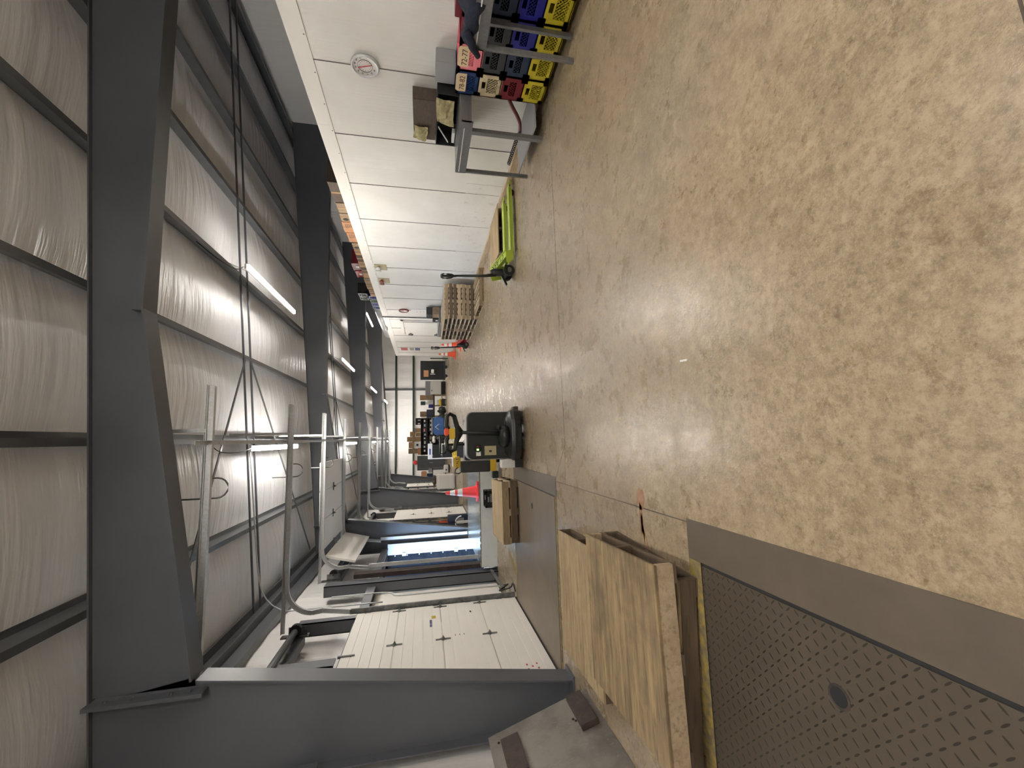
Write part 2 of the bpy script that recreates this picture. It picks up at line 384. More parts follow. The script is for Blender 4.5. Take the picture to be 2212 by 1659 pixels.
# ------------------------------------------------------------------ floor joints
def flat(poly, z, name, mt):
    mb = MB(); mb.prism(poly, 'z', 0, z); return mb.build(name, mt)
def line(p0, p1, w=.006):
    p0 = Vector(p0); p1 = Vector(p1); d = (p1-p0).normalized(); n = Vector((-d.y, d.x))*w/2
    return [(p0-n)[:], (p1-n)[:], (p1+n)[:], (p0+n)[:]]
for i, (a, b) in enumerate([((4.46, 4.52), (-.10, 4.46)), ((-.10, 4.46), (-.53, 4.86)), ((-.53, 4.86), (-.52, 2.30)), ((2.2, .72), (.86, .66)), ((-.53, 7.25), (-.45, 9.5)), ((-.10, 4.46), (-.53, 4.50))]):
    struct(flat(line(a, b, .007 if i < 3 or i == 3 else .004), .0012, 'trim_joint', 'joint'))
# ------------------------------------------------------------------ dock levelers (steel plates set in the floor)
def leveler(y0, y1, x0, x1, label, deckm, framem, z=0, hole=None, yellow=True, ye=.05):
    """pit frame y0..y1, x0 (dock wall) .. x1 (hall side)"""
    t = thing('dock_leveler', label, 'dock leveler', ((x0+x1)/2, (y0+y1)/2, 0), 0, 'dock levelers')
    cx, cy = (x0+x1)/2, (y0+y1)/2; hx, hy = (x1-x0)/2, (y1-y0)/2
    MB().box(hx-.22, hx, -hy, hy, 0, .004).build('rear_frame_plate', framem, t)
    MB().box(-hx, hx-.222, hy-.012-ye, hy-ye, 0, .003).build('gap_strip', 'dblack', t)
    MB().box(-hx, hx-.222, -hy+.05, -hy+.062, 0, .003).build('gap_strip', 'dblack', t)
    MB().box(hx-.235, hx-.2215, -hy+.05, hy-ye, 0, .003).build('gap_strip', 'dblack', t)
    for s in (-1, 1):
        a, b = (hy-ye, hy) if s > 0 else (-hy, -hy+.05)
        MB().box(-hx, hx-.221, a, b, 0, .0045).build('yellow_edge' if yellow else 'edge_angle', 'yellow_worn' if yellow else framem, t)
    d = MB().box(-hx, hx-.236, -hy+.063, hy-ye-.013, 0, .006).build('deck_plate', deckm, t)
    if hole:
        MB().lathe([(.044, .004), (.044, .0072), (.036, .0078)], (hole[0]-cx, hole[1]-cy, 0), seg=18).build('lifting_ring_hole', 'rustblock', t)
        MB().lathe([(.034, .0075), (.034, .0085)], (hole[0]-cx, hole[1]-cy, 0), seg=16).build('ring_recess', 'dblack', t)
    return t
leveler(-.15, 2.30, -2.72, -.50, 'rusty diamond tread dock leveler plate with worn yellow edge, nearest in the foreground', 'tread', 'frame_steel', hole=(-.985, 1.42), ye=.105)
lv = leveler(4.84, 7.25, -2.72, -.48, 'smooth brown steel dock leveler plate in front of the nearest closed dock door', 'lever', 'frame_steel', hole=(-.98, 6.0))
leveler(14.6, 17.3, -2.72, -.55, 'flush dock leveler in front of the far closed dock door past the second column', 'lever', 'frame_steel')
# raised leveler at the open door
t = thing('dock_leveler', 'raised dock leveler with white side and shiny deck at the open dock door', 'dock leveler', (-1.67, 10.5, 0), 0, 'dock levelers')
MB().box(-1.01, 1.0, -1.32, -1.26, .0, .335).build('side_panel', 'seal', t)
MB().box(-1.01, 1.0, 1.26, 1.32, .0, .335).build('side_panel', 'frame_steel', t)
MB().box(.96, 1.0, -1.25, 1.25, .0, .335).build('front_panel', 'frame_steel', t)
MB().box(-1.01, 1.0, -1.32, 1.32, .336, .35).build('deck_plate', 'shine', t)
for s in (-1, 1):
    for k in range(16): MB().box(-1.0+.125*k, -.93+.125*k, s*1.27-.03, s*1.27+.03, .3502, .353).build('yellow_mark', 'yellow_worn', t)
# yellow marks on floor near leveler and stain
struct(flat([(-2.3, 7.3), (-2.16, 7.3), (-2.0, 7.9), (-2.12, 7.9)], .0012, 'trim_yellow_mark', 'yellow_worn'))
st = MB()
def blob(mb, c, rx, ry, rot=0, n=22, seed=1):
    rnd = random.Random(seed); P = []
    for k in range(n):
        a = 2*PI*k/n; r = 1+rnd.uniform(-.16, .16); x, y = rx*r*math.cos(a), ry*r*math.sin(a)
        P.append((c[0]+x*math.cos(rot)-y*math.sin(rot), c[1]+x*math.sin(rot)+y*math.cos(rot)))
    mb.prism(P, 'z', 0.0002, .0014)
blob(st, (-.46, 2.84), .075, .055, .0, seed=3); blob(st, (-.60, 2.845), .11, .022, .0, seed=5); blob(st, (-.74, 2.80), .10, .018, .35, seed=6); blob(st, (-.66, 2.83), .10, .020, .1, seed=8)
tag(st.build('rust_stain', 'stain'), 'reddish brown rust stain running across the concrete beside the foreground pallets', 'stain')
# ------------------------------------------------------------------ steel frames (tapered column + haunched rafter), one thing per frame
FL = ['at the hall end behind the first bay', 'its huge web filling the foreground', 'just past the open dock door', 'third from the foreground', 'farthest one, near the end wall']
def column_poly():   # (x,z) web outline
    return [(-2.93, 0), (-2.50, 0), (-2.04, 3.46), (-2.14, 4.10), (-2.14, ztop(-2.14)), (-2.93, ztop(-2.93))]
def frame(i, Y):
    t = thing('steel_portal', 'dark grey tapered steel portal, '+FL[i], 'steel portal', (0, Y, 0), 0, 'portal frames')
    MB().prism(column_poly(), 'y', -.006, .006).build('column_web', 'steel', t)
    fl = MB(); hw = .11
    def pl(p0, p1, th=.016):   # flange plate following p0-p1 in xz, width along y
        p0, p1 = Vector((p0[0], 0, p0[1])), Vector((p1[0], 0, p1[1])); fl.bar(p0, p1, .22, th, up=((p1-p0).normalized().cross(Vector((0, 1, 0)))))
    pl((-2.50, 0), (-2.04, 3.46)); fl.build('column_inner_flange', 'steel', t)
    fl = MB(); pl((-2.93, 0), (-2.93, ztop(-2.93))); fl.build('column_outer_flange', 'steel', t)
    MB().box(-2.98, -2.45, -.13, .13, 0, .02).build('base_plate', 'steel', t)
    rp = [(-2.12, 3.50), (1.30, 4.09), (XR-.02, 4.17), (XR-.02, ztop(XR)), (-2.12, ztop(-2.12))]
    MB().prism(rp, 'y', -.006, .006).build('rafter_web', 'steel', t)
    fl = MB(); pl((-2.04, 3.50), (1.30, 4.095)); pl((1.30, 4.095), (XR-.02, 4.16)); fl.build('rafter_bottom_flange', 'steel', t)
    MB().bar((-2.93, 0, ztop(-2.93)-.008), (XR-.02, 0, ztop(XR)-.008), .10, .014, up=(0, 0, 1)).build('rafter_top_flange', 'steel', t)
    # knee end plates with bolts
    MB().bar((-2.155, 0, 3.40), (-2.155, 0, ztop(-2.15)), .24, .03, up=(1, 0, 0)).build('knee_end_plate', 'steel', t)
    for z in (3.52, 3.66, 3.95, 4.15):
        for s in (-.07, .07): MB().lathe([(.014, 0), (.014, .022)], (-2.14, s, z), 'x', 6).build('knee_bolt', 'galvd', t)
    MB().bar((1.30, 0, 4.10), (1.30, 0, 4.19), .20, .03, up=(1, 0, 0)).build('flange_splice', 'steel', t)
    return t
for i, Y in enumerate(FR): frame(i, Y)
# ------------------------------------------------------------------ purlins: one long Z section per line
PL = ['closest to the dock wall', 'over the left row of tube lights', 'between the two light rows', 'over the right row of tube lights', 'above the white cooler wall edge', 'over the cooler roof', 'farther over the cooler roof', 'farthest right over the cooler roof']
for j, x in enumerate(PX):
    z0 = ztop(x); 
    pr = [(x-.065, z0), (x+.006, z0), (x+.006, z0+.19), (x+.065, z0+.19), (x+.065, z0+.196), (x-.002, z0+.196), (x-.002, z0+.008), (x-.057, z0+.008), (x-.057, z0+.022), (x-.065, z0+.022)]
    tag(MB().prism(pr, 'y', YB+.01, YF-.01).build('roof_purlin', 'purlin'), 'grey steel roof purlin, '+PL[j], 'purlin', 'roof purlins')
x = -2.83; z0 = ztop(x)-.085
tag(MB().prism([(x-.10, z0), (x+.05, z0), (x+.05, z0+.02), (x-.08, z0+.02), (x-.08, z0+.24), (x+.05, z0+.24), (x+.05, z0+.26), (x-.10, z0+.26)], 'y', YB+.01, YF-.01).build('eave_strut', 'purlin'), 'dark steel eave strut where the roof meets the dock wall', 'strut')
# purlin bracing: pairs of thin angle straps crossing each bay, plus diagonal braces
bays = [(-3.02, 4.58), (4.58, 12.18), (12.18, 19.78), (19.78, 27.38)]
BN = ['over the camera bay', 'across the first visible bay', 'across the second bay', 'across the far bay']
for k, (a, b) in enumerate(bays):
    mid = a + 3.62
    for s, nm in ((-.13, 'nearer'), (.17, 'farther')):
        y = mid+s
        o = MB().bar((-2.75, y, ztop(-2.75)-.0), (XR-.05, y, ztop(XR)-.0), .028, .028).build('purlin_brace_rod', 'steel')
        tag(o, 'thin dark brace rod %s, %s of its pair' % (BN[k], nm), 'brace rod', 'purlin brace rods')
    if k >= 1:
        o = MB().bar((1.50, mid-.1, ztop(1.5)-.02), (-2.55, a+.75, ztop(-2.55)-.05), .045, .012).build('diagonal_brace', 'purlin')
        tag(o, 'diagonal flat roof brace %s, slanting toward the camera' % BN[k], 'brace', 'diagonal roof braces')
        o = MB().bar((1.50, mid+.1, ztop(1.5)-.02), (-2.55, b-.75, ztop(-2.55)-.05), .045, .012).build('diagonal_brace', 'purlin')
        tag(o, 'diagonal flat roof brace %s, slanting away from the camera' % BN[k], 'brace', 'diagonal roof braces')
# ------------------------------------------------------------------ tube lights hung in two rows
def strip_light(label, loc, g='hanging tube lights'):
    t = thing('tube_light', label, 'ceiling light', loc, 0, g)
    MB().box(-.045, .045, -1.27, 1.27, .03, .065).build('housing', 'whitep', t, .004)
    a = MB().tube([(-.022, -1.25, .012), (-.022, 1.25, .012)], .019, 8); a.tube([(.022, -1.25, .012), (.022, 1.25, .012)], .019, 8)
    a.build('light_tube', 'tube', t)
    h = ztop(loc[0]) - loc[2]
    c = MB()
    px = min(PX, key=lambda q: abs(q-loc[0])) - loc[0]
    for y in (-.95, .95): c.tube([(0, y, .06), (px, y, ztop(loc[0]+px)-loc[2]+.02)], .004, 5)
    c.build('hanging_wire', 'galvd', t)
    return t
def cable(name, pts, r, m, label, cat, n=40, group=None):
    """smooth curve through pts as one tube mesh"""
    P = [Vector(p) for p in pts]; out = []
    for i in range(len(P)-1):
        p0, p1, p2, p3 = P[max(i-1, 0)], P[i], P[i+1], P[min(i+2, len(P)-1)]
        k = max(3, n//(len(P)-1))
        for q in range(k):
            t = q/k
            out.append(.5*((2*p1)+(-p0+p2)*t+(2*p0-5*p1+4*p2-p3)*t*t+(-p0+3*p1-3*p2+p3)*t**3))
    out.append(P[-1])
    o = MB().tube(out, r, 6).build(name, m, smooth=True)
    return tag(o, label, cat, group)
RL = ['overhead, nearest the camera', 'in the first visible bay', 'in the second bay', 'in the far bay', 'close to the end wall']
for k, (Y, Y2) in enumerate([(.9, .9), (9.05, 8.5), (17.5, 16.6), (25.8, 24.8), (32.9, 32.4)]):
    strip_light('lit tube light of the left row, '+RL[k], (-.07, Y, 4.26))
    strip_light('lit tube light of the right row, '+RL[k], (2.84, Y2, 4.26))
strip_light('lit tube light over the cooler roof, near the bright ductwork', (6.35, 22.9, 4.30))
strip_light('left row tube light at the hall end behind the camera', (-.07, -6.0, 4.26))
strip_light('right row tube light at the hall end behind the camera', (2.74, -6.0, 4.26))
cable('light_cord', [(2.80, 7.16, 4.31), (2.70, 7.0, 4.36), (2.75, 6.75, 4.50), (2.93, 6.6, 4.72)], .007, 'rubber', 'thin dark cord drooping from purlin to the right tube light in the first bay', 'cord')
cable('light_cord', [(-.07, 7.78, 4.30), (-.12, 7.4, 4.34), (-.1, 7.0, 4.42), (.02, 6.8, 4.48)], .007, 'rubber', 'thin dark cord feeding the left tube light in the first bay', 'cord')
# ------------------------------------------------------------------ dock wall framing (girts, jambs, headers)
GX = -2.93
def girt(y0, y1, z, label):
    o = MB().box(GX-.10, GX+.10, y0, y1, z-.03, z+.10); o.box(GX+.08, GX+.10, y0, y1, z-.06, z-.03)
    tag(o.build('wall_girt', 'steel'), label, 'girt', 'dock wall girts')
girt(4.75, 12.05, 2.50, 'dark horizontal wall girt over the dock doors of the first visible bay')
girt(12.35, 19.65, 2.50, 'dark horizontal wall girt over the dock doors of the second bay')
girt(19.95, 27.25, 2.50, 'dark horizontal wall girt over the dock doors of the far bay')
girt(-2.9, 4.45, 2.50, 'dark horizontal wall girt in the camera bay left of the foreground column')
def jamb(y, label, z1=3.40, x=-2.86, z0=0, w=.14):
    o = MB().box(x-.10, x+.10, y-w/2, y-w/2+.014, z0, z1); o.box(x+.084, x+.10, y-w/2, y+w/2, z0, z1); o.box(x-.10, x-.086, y-w/2, y+w/2, z0, z1)
    tag(o.build('door_jamb_post', 'steel'), label, 'post', 'dock door jamb posts')
jamb(7.50, 'dark steel jamb post at the far side of the nearest closed dock door')
jamb(4.84, 'dark steel jamb post between the foreground column and nearest dock door')
jamb(6.10, 'short dark steel post standing above the middle of the nearest dock door', z0=2.62, w=.20)
jamb(9.25, 'thick dark steel jamb post at the near side of the open dock door', w=.26)
jamb(14.62, 'dark steel jamb post at the near side of the second bay dock door')
jamb(17.4, 'dark steel jamb post at the far side of the second bay dock door')
jamb(19.98, 'dark steel jamb post just past the third column')
jamb(22.5, 'dark steel jamb post on the far side of the first far bay dock door')
jamb(24.6, 'dark steel jamb post before the farthest dock door')
# ------------------------------------------------------------------ sectional dock doors with tracks
def hinge(mb, x, y, z, s=1):
    mb.prism([(y-.045, z), (y+.0, z+.05), (y+.045, z), (y+.0, z-.03)], 'x', x, x+.012)
    mb.prism([(x, z-.028), (x+.05, z), (x, z+.028)], 'y', y-.012, y+.012)
    mb.box(x, x+.006, y-.018, y+.018, z-.10, z+.10)
def closed_door(n, y0, y1, detail=True, zh=2.52, x=-2.66):
    d = bpy.data.objects.new('door_%d' % n, None); C.objects.link(d); d.location = (x, (y0+y1)/2, 0); struct(d)
    hy = (y1-y0)/2; h = zh/4
    for k in range(4):
        mb = MB(); z0, z1 = k*h+.005, (k+1)*h-.003
        mb.box(-.04, 0, -hy, hy, z0, z1)
        for q in range(5): mb.box(-.001, .007, -hy, hy, z0+.010+q*(h/5), z0+(q+1)*(h/5)-.004)
        mb.build('door_section', 'doorw', d)
    hg = MB()
    for k in (1, 2, 3):
        hinge(hg, .0075, 0, k*h)
        for s in (-1, 1): hinge(hg, .0075, s*(hy-.07), k*h)
    hg.build('hinge_set', 'galvd', d)
    MB().box(-.03, .012, -hy, hy, -.0, .03).build('bottom_seal', 'rubber', d)
    for s in (-1, 1):
        t = MB(); yy = s*(hy+.05)
        t.box(.0, .075, yy-.018, yy+.018, .02, zh+.12)
        t.build('vertical_track', 'galvd', d)
        b = MB()
        for q in range(5): b.box(-.05, .03, yy+s*.02-.02, yy+s*.02+.03, .25+q*.52, .33+q*.52)
        b.build('track_brackets', 'galvd', d)
    return d
door_spans = [(1, 4.92, 7.30), (3, 14.80, 17.20), (4, 20.10, 22.4), (5, 24.75, 27.1)]
for n, a, b in door_spans: closed_door(n, a, b)
DN = {1: 'nearest closed dock door', 2: 'open dock door', 3: 'second bay closed dock door', 4: 'first far bay dock door', 5: 'farthest dock door', 0: 'dock door beside the camera'}
def high_track(n, y, side, dz=.02):
    """galvanised overhead track: steep rise above the door, bend, then level into the hall"""
    t = thing('door_track', 'galvanized overhead rail of the %s, %s rail of the two' % (DN[n], side), 'door track', (0, y, 0), 0, 'overhead door tracks')
    pts = [(-2.62, 0, 2.62), (-2.56, 0, 3.02)] + [v[:] for v in arc((-2.18, 0, 3.14), .40, PI*.98, PI/2, (1, 0, 0), (0, 0, 1), 8)] + [(.60, 0, 3.555)]
    pts = [(a, b_, c+dz*max(0, min(1, (c-2.6)/.5))) for a, b_, c in pts]
    mb = MB(); P = [Vector(p) for p in pts]
    for a, b in zip(P[:-1], P[1:]):
        up = (b-a).normalized().cross(Vector((0, 1, 0)))
        mb.bar(a, b+(b-a).normalized()*.004, .008, .065, up=up)
        mb.bar(a+up*.030, b+up*.030, .045, .006, up=up); mb.bar(a-up*.030, b-up*.030, .045, .006, up=up)
    mb.build('curved_rail', 'galv', t)
    MB().bar((.15, .0, 3.60), (.15, .0, ztop(.15)-.02), .035, .006, up=(0, 1, 0)).build('hanger_strap', 'galv', t)
    zc = 3.555+dz
    MB().tube([(-.33, .03, zc), (-.33, .04, zc-.08)]+[v[:] for v in arc((-.43, .04, zc-.08), .10, 0, -PI, (1, 0, 0), (0, 0, 1), 8)]+[(-.53, .04, zc+.26)], .008, 7).build('bumper_spring', 'galvd', t, smooth=True)
    a = MB().box(-2.86, .62, .036, .040, zc+.0, zc+.05); a.box(-2.86, .62, -.005, .040, zc+.046, zc+.05); a.build('backing_angle', 'galv', t)
    return t
def shaft(n, y0, y1):
    t = thing('torsion_shaft', 'dark torsion spring shaft above the %s' % DN[n], 'torsion shaft', (-2.74, (y0+y1)/2, 3.36), 0, 'torsion shafts')
    h = (y1-y0)/2
    MB().tube([(0, -h+.01, 0), (0, h-.01, 0)], .016, 8).build('shaft', 'galvd', t)
    MB().tube([(0, -h+.12, 0), (0, h-.2, 0)], .045, 12).build('spring', 'steel', t)
    for s in (-1, 1):
        MB().lathe([(.05, -.04), (.085, -.035), (.085, .035), (.05, .04)], (0, s*(h-.13), 0), 'y', 18).build('cable_drum', 'blackp2', t)
        mb = MB().box(-.11, .02, s*(h-.06)-.005, s*(h-.06)+.005, -.14, .12); mb.box(-.12, -.10, s*(h-.06)-.05, s*(h-.06)+.05, -.16, .22)
        mb.build('bearing_bracket', 'galvd', t)
    MB().box(-.26, -.13, -h+.02, h-.02, -.10, .10).build('header_beam', 'steel', t)
for n, a, b in door_spans + [(2, 9.72, 11.97)]:
    high_track(n, a-.06, 'nearer', .08 if n == 1 else .02); high_track(n, b+.05, 'farther'); shaft(n, a, b)
# long perforated angle tying the track ends
pa = MB().box(.045, .049, 4.60, 27.3, 3.60, 3.645); pa.box(.005, .049, 4.60, 27.3, 3.64, 3.645)
pa = pa.build('perforated_angle_rail', 'galv'); tag(pa, 'long galvanized perforated angle rail tying the overhead track ends together under the left light row', 'rail')
# open door: sections parked up in the tracks, door_2
d = bpy.data.objects.new('door_2', None); C.objects.link(d); d.location = (-2.62, 10.89, 0); struct(d)
def slab(p0, p1):
    p0, p1 = Vector(p0), Vector(p1); dd = (p1-p0).normalized(); up = dd.cross(Vector((0, 1, 0)))
    mb = MB().bar(p0+dd*.004, p1-dd*.004, 2.30, .04, up=up); return mb.build('door_section', 'doorw', d)
slab((.12, 0, 2.92), (.27, 0, 3.52)); slab((.37, 0, 3.60), (.97, 0, 3.63)); slab((.98, 0, 3.63), (1.58, 0, 3.64)); slab((1.59, 0, 3.64), (2.19, 0, 3.65))
hg = MB()
for x in (.975, 1.585): hg.box(x-.09, x+.09, -.02, .02, 3.595, 3.61); hg.prism([(x-.03, 3.60), (x+.03, 3.60), (x, 3.54)], 'y', -.03, .03)
hg.prism([(.24, 3.50), (.40, 3.59), (.42, 3.50)], 'y', -.03, .03)
hg.build('hinge_set', 'galvd', d)
for s in (-1, 1):
    MB().box(-.0, .075, s*1.22-.018, s*1.22+.018, .35, 2.64).build('vertical_track', 'galv', d)
# dock opening surround: reveals, dock seal, ground outside
struct(MB().box(-3.35, -3.0, OY1-.06, OY1-.01, -.0, OZ).build('trim_3', 'sealblk'))
struct(MB().box(-2.995, -2.72, OY1-.07, OY1-.03, -.0, OZ).build('trim_5', 'seal'))
struct(MB().box(-3.35, -2.98, OY0-.05, OY0, -.0, OZ).build('trim_3', 'seal'))
struct(MB().box(-3.35, -2.98, OY0, OY1, OZ, OZ+.06).build('trim_3', 'frame_steel'))
t = thing('dock_seal', 'black glossy dock seal pad with pale brackets outside the open dock door', 'dock seal', (-3.36, 10.9, 0))
MB().box(-.02, .01, 1.02, 1.30, 0, 2.5).build('facing_strip', 'sealblk', t)
MB().prism([(-.02, 1.02), (-.02, 1.30), (-1.5, 1.30), (-1.5, .10)], 'z', -.1, 2.6).build('side_pad', 'sealblk', t)
for k in range(7): MB().lathe([(.014, 0), (.014, -.02)], (.345, 1.10, .40+.31*k), 'y', 8).build('fastener', 'galv', t)
for z in (.62, 1.98): MB().box(.33, .41, 1.08, 1.108, z, z+.10).build('seal_bracket', 'galv', t)
struct(MB().box(-30, XW-.30, -5, 30, -1.3, -1.2).build('ground_outside', 'asphalt'))
# brown steel bumper guard tube beside the open door
tag(MB().box(-2.745, -2.66, 9.385, 9.60, 0, 2.9).build('door_guard_channel', 'rustblock'), 'rusty brown vertical guard channel along the near side of the open dock door', 'guard channel')
# conduits on dock wall
cable('conduit', [(-2.70, 8.06, .05), (-2.70, 8.06, .9), (-2.70, 8.06, 1.7), (-2.70, 8.10, 2.0), (-2.70, 8.30, 2.2), (-2.70, 8.32, 3.1)], .012, 'galv', 'thin metal conduit running up the white wall beside the nearest dock door', 'conduit')
cable('conduit', [(-2.72, 7.9, 2.2), (-2.72, 7.92, 3.5), (-2.70, 7.95, 3.80), (-2.5, 7.98, 4.05), (-2.1, 8.0, 4.18), (-1.0, 8.0, 4.30), (.02, 8.0, 4.40)], .012, 'galv', 'thin metal conduit bending from dock wall up under the roof in the first bay', 'conduit')
cable('power_cable', [(-2.68, 8.0, .10), (-2.62, 7.85, .04), (-2.66, 7.7, .22), (-2.60, 7.62, .04), (-2.5, 7.5, .02), (-2.56, 7.3, .02)], .012, 'rubber', 'black power cable coiled loosely at the floor beside the nearest dock door', 'cable')
tag(MB().bar((-2.66, 8.9, .18), (-2.66, 7.75, .13), .03, .05).build('dock_rail_bar', 'galvd'), 'short grey steel bar leaning along the wall foot between the two dock doors', 'bar')
struct(MB().box(XW+.04, XW+.09, 7.62, 9.10, .05, 2.44).build('trim_4', 'doorw'))
# door stickers, belong to door_1
d1 = bpy.data.objects['door_1']
mb = MB().box(.0072, .0084, .42, .50, 1.40, 1.43); mb.box(.0072, .0084, .52, .66, 1.40, 1.43); mb.build('sticker', 'signblue', d1)
MB().box(.0072, .0084, .70, .80, 1.34, 1.40).build('sticker', 'signyel', d1)
MB().box(.0072, .0084, .78, .84, .80, .825).build('sticker', 'ink', d1)
mb = MB()
for z in (.97, 1.03, 1.09): mb.box(.0072, .0084, .06, .10, z, z+.008)
mb.build('marks', 'ink', d1)
mb = MB()
for k, z in enumerate((.20, .26, .32)):
    for q, y in enumerate((-1.02, -.97, -.92)): mb.box(.0072, .0084, y, y+.03, z, z+.02) if (k+q) % 2 == 0 else None
mb.build('marks', 'signred', d1)
for y in (-.55, -.15):
    MB().box(-.005, .02, y-.014, y+.014, 2.36, 2.56).build('top_strap', 'steel', d1)
# far wall steel: green girts and a strap post
for z, l in ((2.28, 'lower dark green girt across the far end wall'), (3.64, 'upper dark green girt across the far end wall')):
    tag(MB().box(-2.9, XR, YF-.16, YF-.04, z, z+.14).build('wall_girt', 'green'), l, 'girt', 'far wall girts')
tag(MB().box(3.95, 4.10, YF-.14, YF-.03, 0, 4.6).build('wall_post', 'purlin'), 'grey vertical wall post in the middle of the far end wall', 'post')
tag(MB().bar((-2.7, YF-.1, 4.12), (XR, YF-.1, 5.0), .08, .10).build('end_rafter', 'steel'), 'dark steel end rafter sloping along the top of the far wall', 'rafter')
# ================================================================== OBJECTS
# ------------------------------------------------------------------ pallets
def pallet(label, cx, cy, z, lx, ly, rz=0, along='x', h=.118, top='boards', mats=None, group='wooden pallets', name='wooden_pallet'):
    """stringer pallet; along = direction the stringers run"""
    t = thing(name, label, 'pallet', (cx, cy, z), rz, group)
    m = dict(st='woodx' if along == 'x' else 'woody', bd='woody' if along == 'x' else 'woodx', ply='ply'); m.update(mats or {})
    L, Wd = (lx, ly) if along == 'x' else (ly, lx)
    rnd = random.Random(int(cx*100+cy*10+z*1000))
    def B(mb, a0, a1, b0, b1, z0, z1):
        if along == 'x': mb.box(a0, a1, b0, b1, z0, z1)
        else: mb.box(b0, b1, a0, a1, z0, z1)
    for s in (-1, 0, 1):
        mb = MB(); c = s*(Wd/2-.020); B(mb, -L/2, L/2, c-.019, c+.019, .016, h-.018)
        mb.build('stringer', m['st'] if s else 'wooddark', t, .003)
    if top == 'boards':
        n = 7; 
        for k in range(n):
            w = .09 if 0 < k < n-1 else .12; c = -L/2+w/2+(L-w)*k/(n-1)
            mb = MB(); B(mb, c-w/2, c+w/2, -Wd/2, Wd/2, h-.017, h); mb.build('deck_board', 'woodend' if rnd.random() < .35 else m['bd'], t)
    else:
        MB().box(-lx/2, lx/2, -ly/2, ly/2, h-.017, h).build('plywood_top', m['ply'], t, .002)
    for k in range(3):
        w = .10; c = -L/2+w/2+(L-w)*k/2
        mb = MB(); B(mb, c-w/2, c+w/2, -Wd/2, Wd/2, 0, .015); mb.build('bottom_board', m['bd'], t)
    return t
# foreground pair, plywood tops
pallet('dark lower pallet of the foreground pair beside the diamond tread plate', -1.31, 2.77, 0, 1.04, 1.02, -.05, 'x', .132, 'ply', dict(st='wooddark', bd='wooddark'), 'foreground plywood topped pallets')
pallet('weathered plywood topped pallet on top of the foreground pair', -1.26, 2.72, .134, 1.03, 1.02, .04, 'x', .136, 'ply', dict(st='woodlight', bd='wooddark'), 'foreground plywood topped pallets')
pallet('single low pallet with paler plywood top, behind the foreground pair', -1.53, 3.88, 0, 1.14, 1.00, .03, 'x', .138, 'ply', dict(st='wooddark', bd='wooddark', ply='ply2'), 'foreground plywood topped pallets')
pallet('lower pallet of the pair behind the smooth dock leveler', -1.22, 7.46, .006, .98, 1.06, .03, 'x', .130, 'ply', dict(st='wooddark', bd='wooddark'), 'pallet pair by the open dock door')
pallet('upper pale plywood topped pallet of the pair behind the smooth dock leveler', -1.24, 7.46, .138, .98, 1.08, .05, 'x', .130, 'ply', dict(st='woodx', bd='woodend', ply='ply2'), 'pallet pair by the open dock door')
# stacks against the cooler wall
pw = pallet('single empty pallet lying on the floor in front of the tall pallet stacks', 3.86, 10.93, 0, 1.0, .98, .015, 'x', .118, 'boards', None, 'pallets stacked by the cooler wall')
HT = ['bottom', 'second from bottom', 'third from bottom', 'fourth from bottom', 'fifth from bottom', 'sixth from bottom', 'seventh from bottom', 'top']
for s, (cx, cy, nm) in enumerate([(3.80, 12.08, 'nearer'), (3.78, 13.40, 'farther')]):
    for k in range(8):
        mt = dict(st=['woodx', 'wooddark', 'woodx', 'woodx', 'woodlight', 'wooddark', 'wooddark', 'woodx'][k], bd='woodend')
        pallet('wooden pallet in the %s of two tall stacks, %s' % (nm, HT[k]), cx+random.uniform(-.015, .015), cy+random.uniform(-.02, .02), k*.1185, 1.0, 1.18, random.uniform(-.01, .01), 'x', .118, 'boards', mt, 'pallets stacked by the cooler wall')
pallet('flat skid with pale wooden top behind the lime green pallet jack', 3.98, 8.02, 0, 1.0, .95, .0, 'y', .11, 'ply', dict(st='wooddark', ply='ply2'), 'wooden pallets')
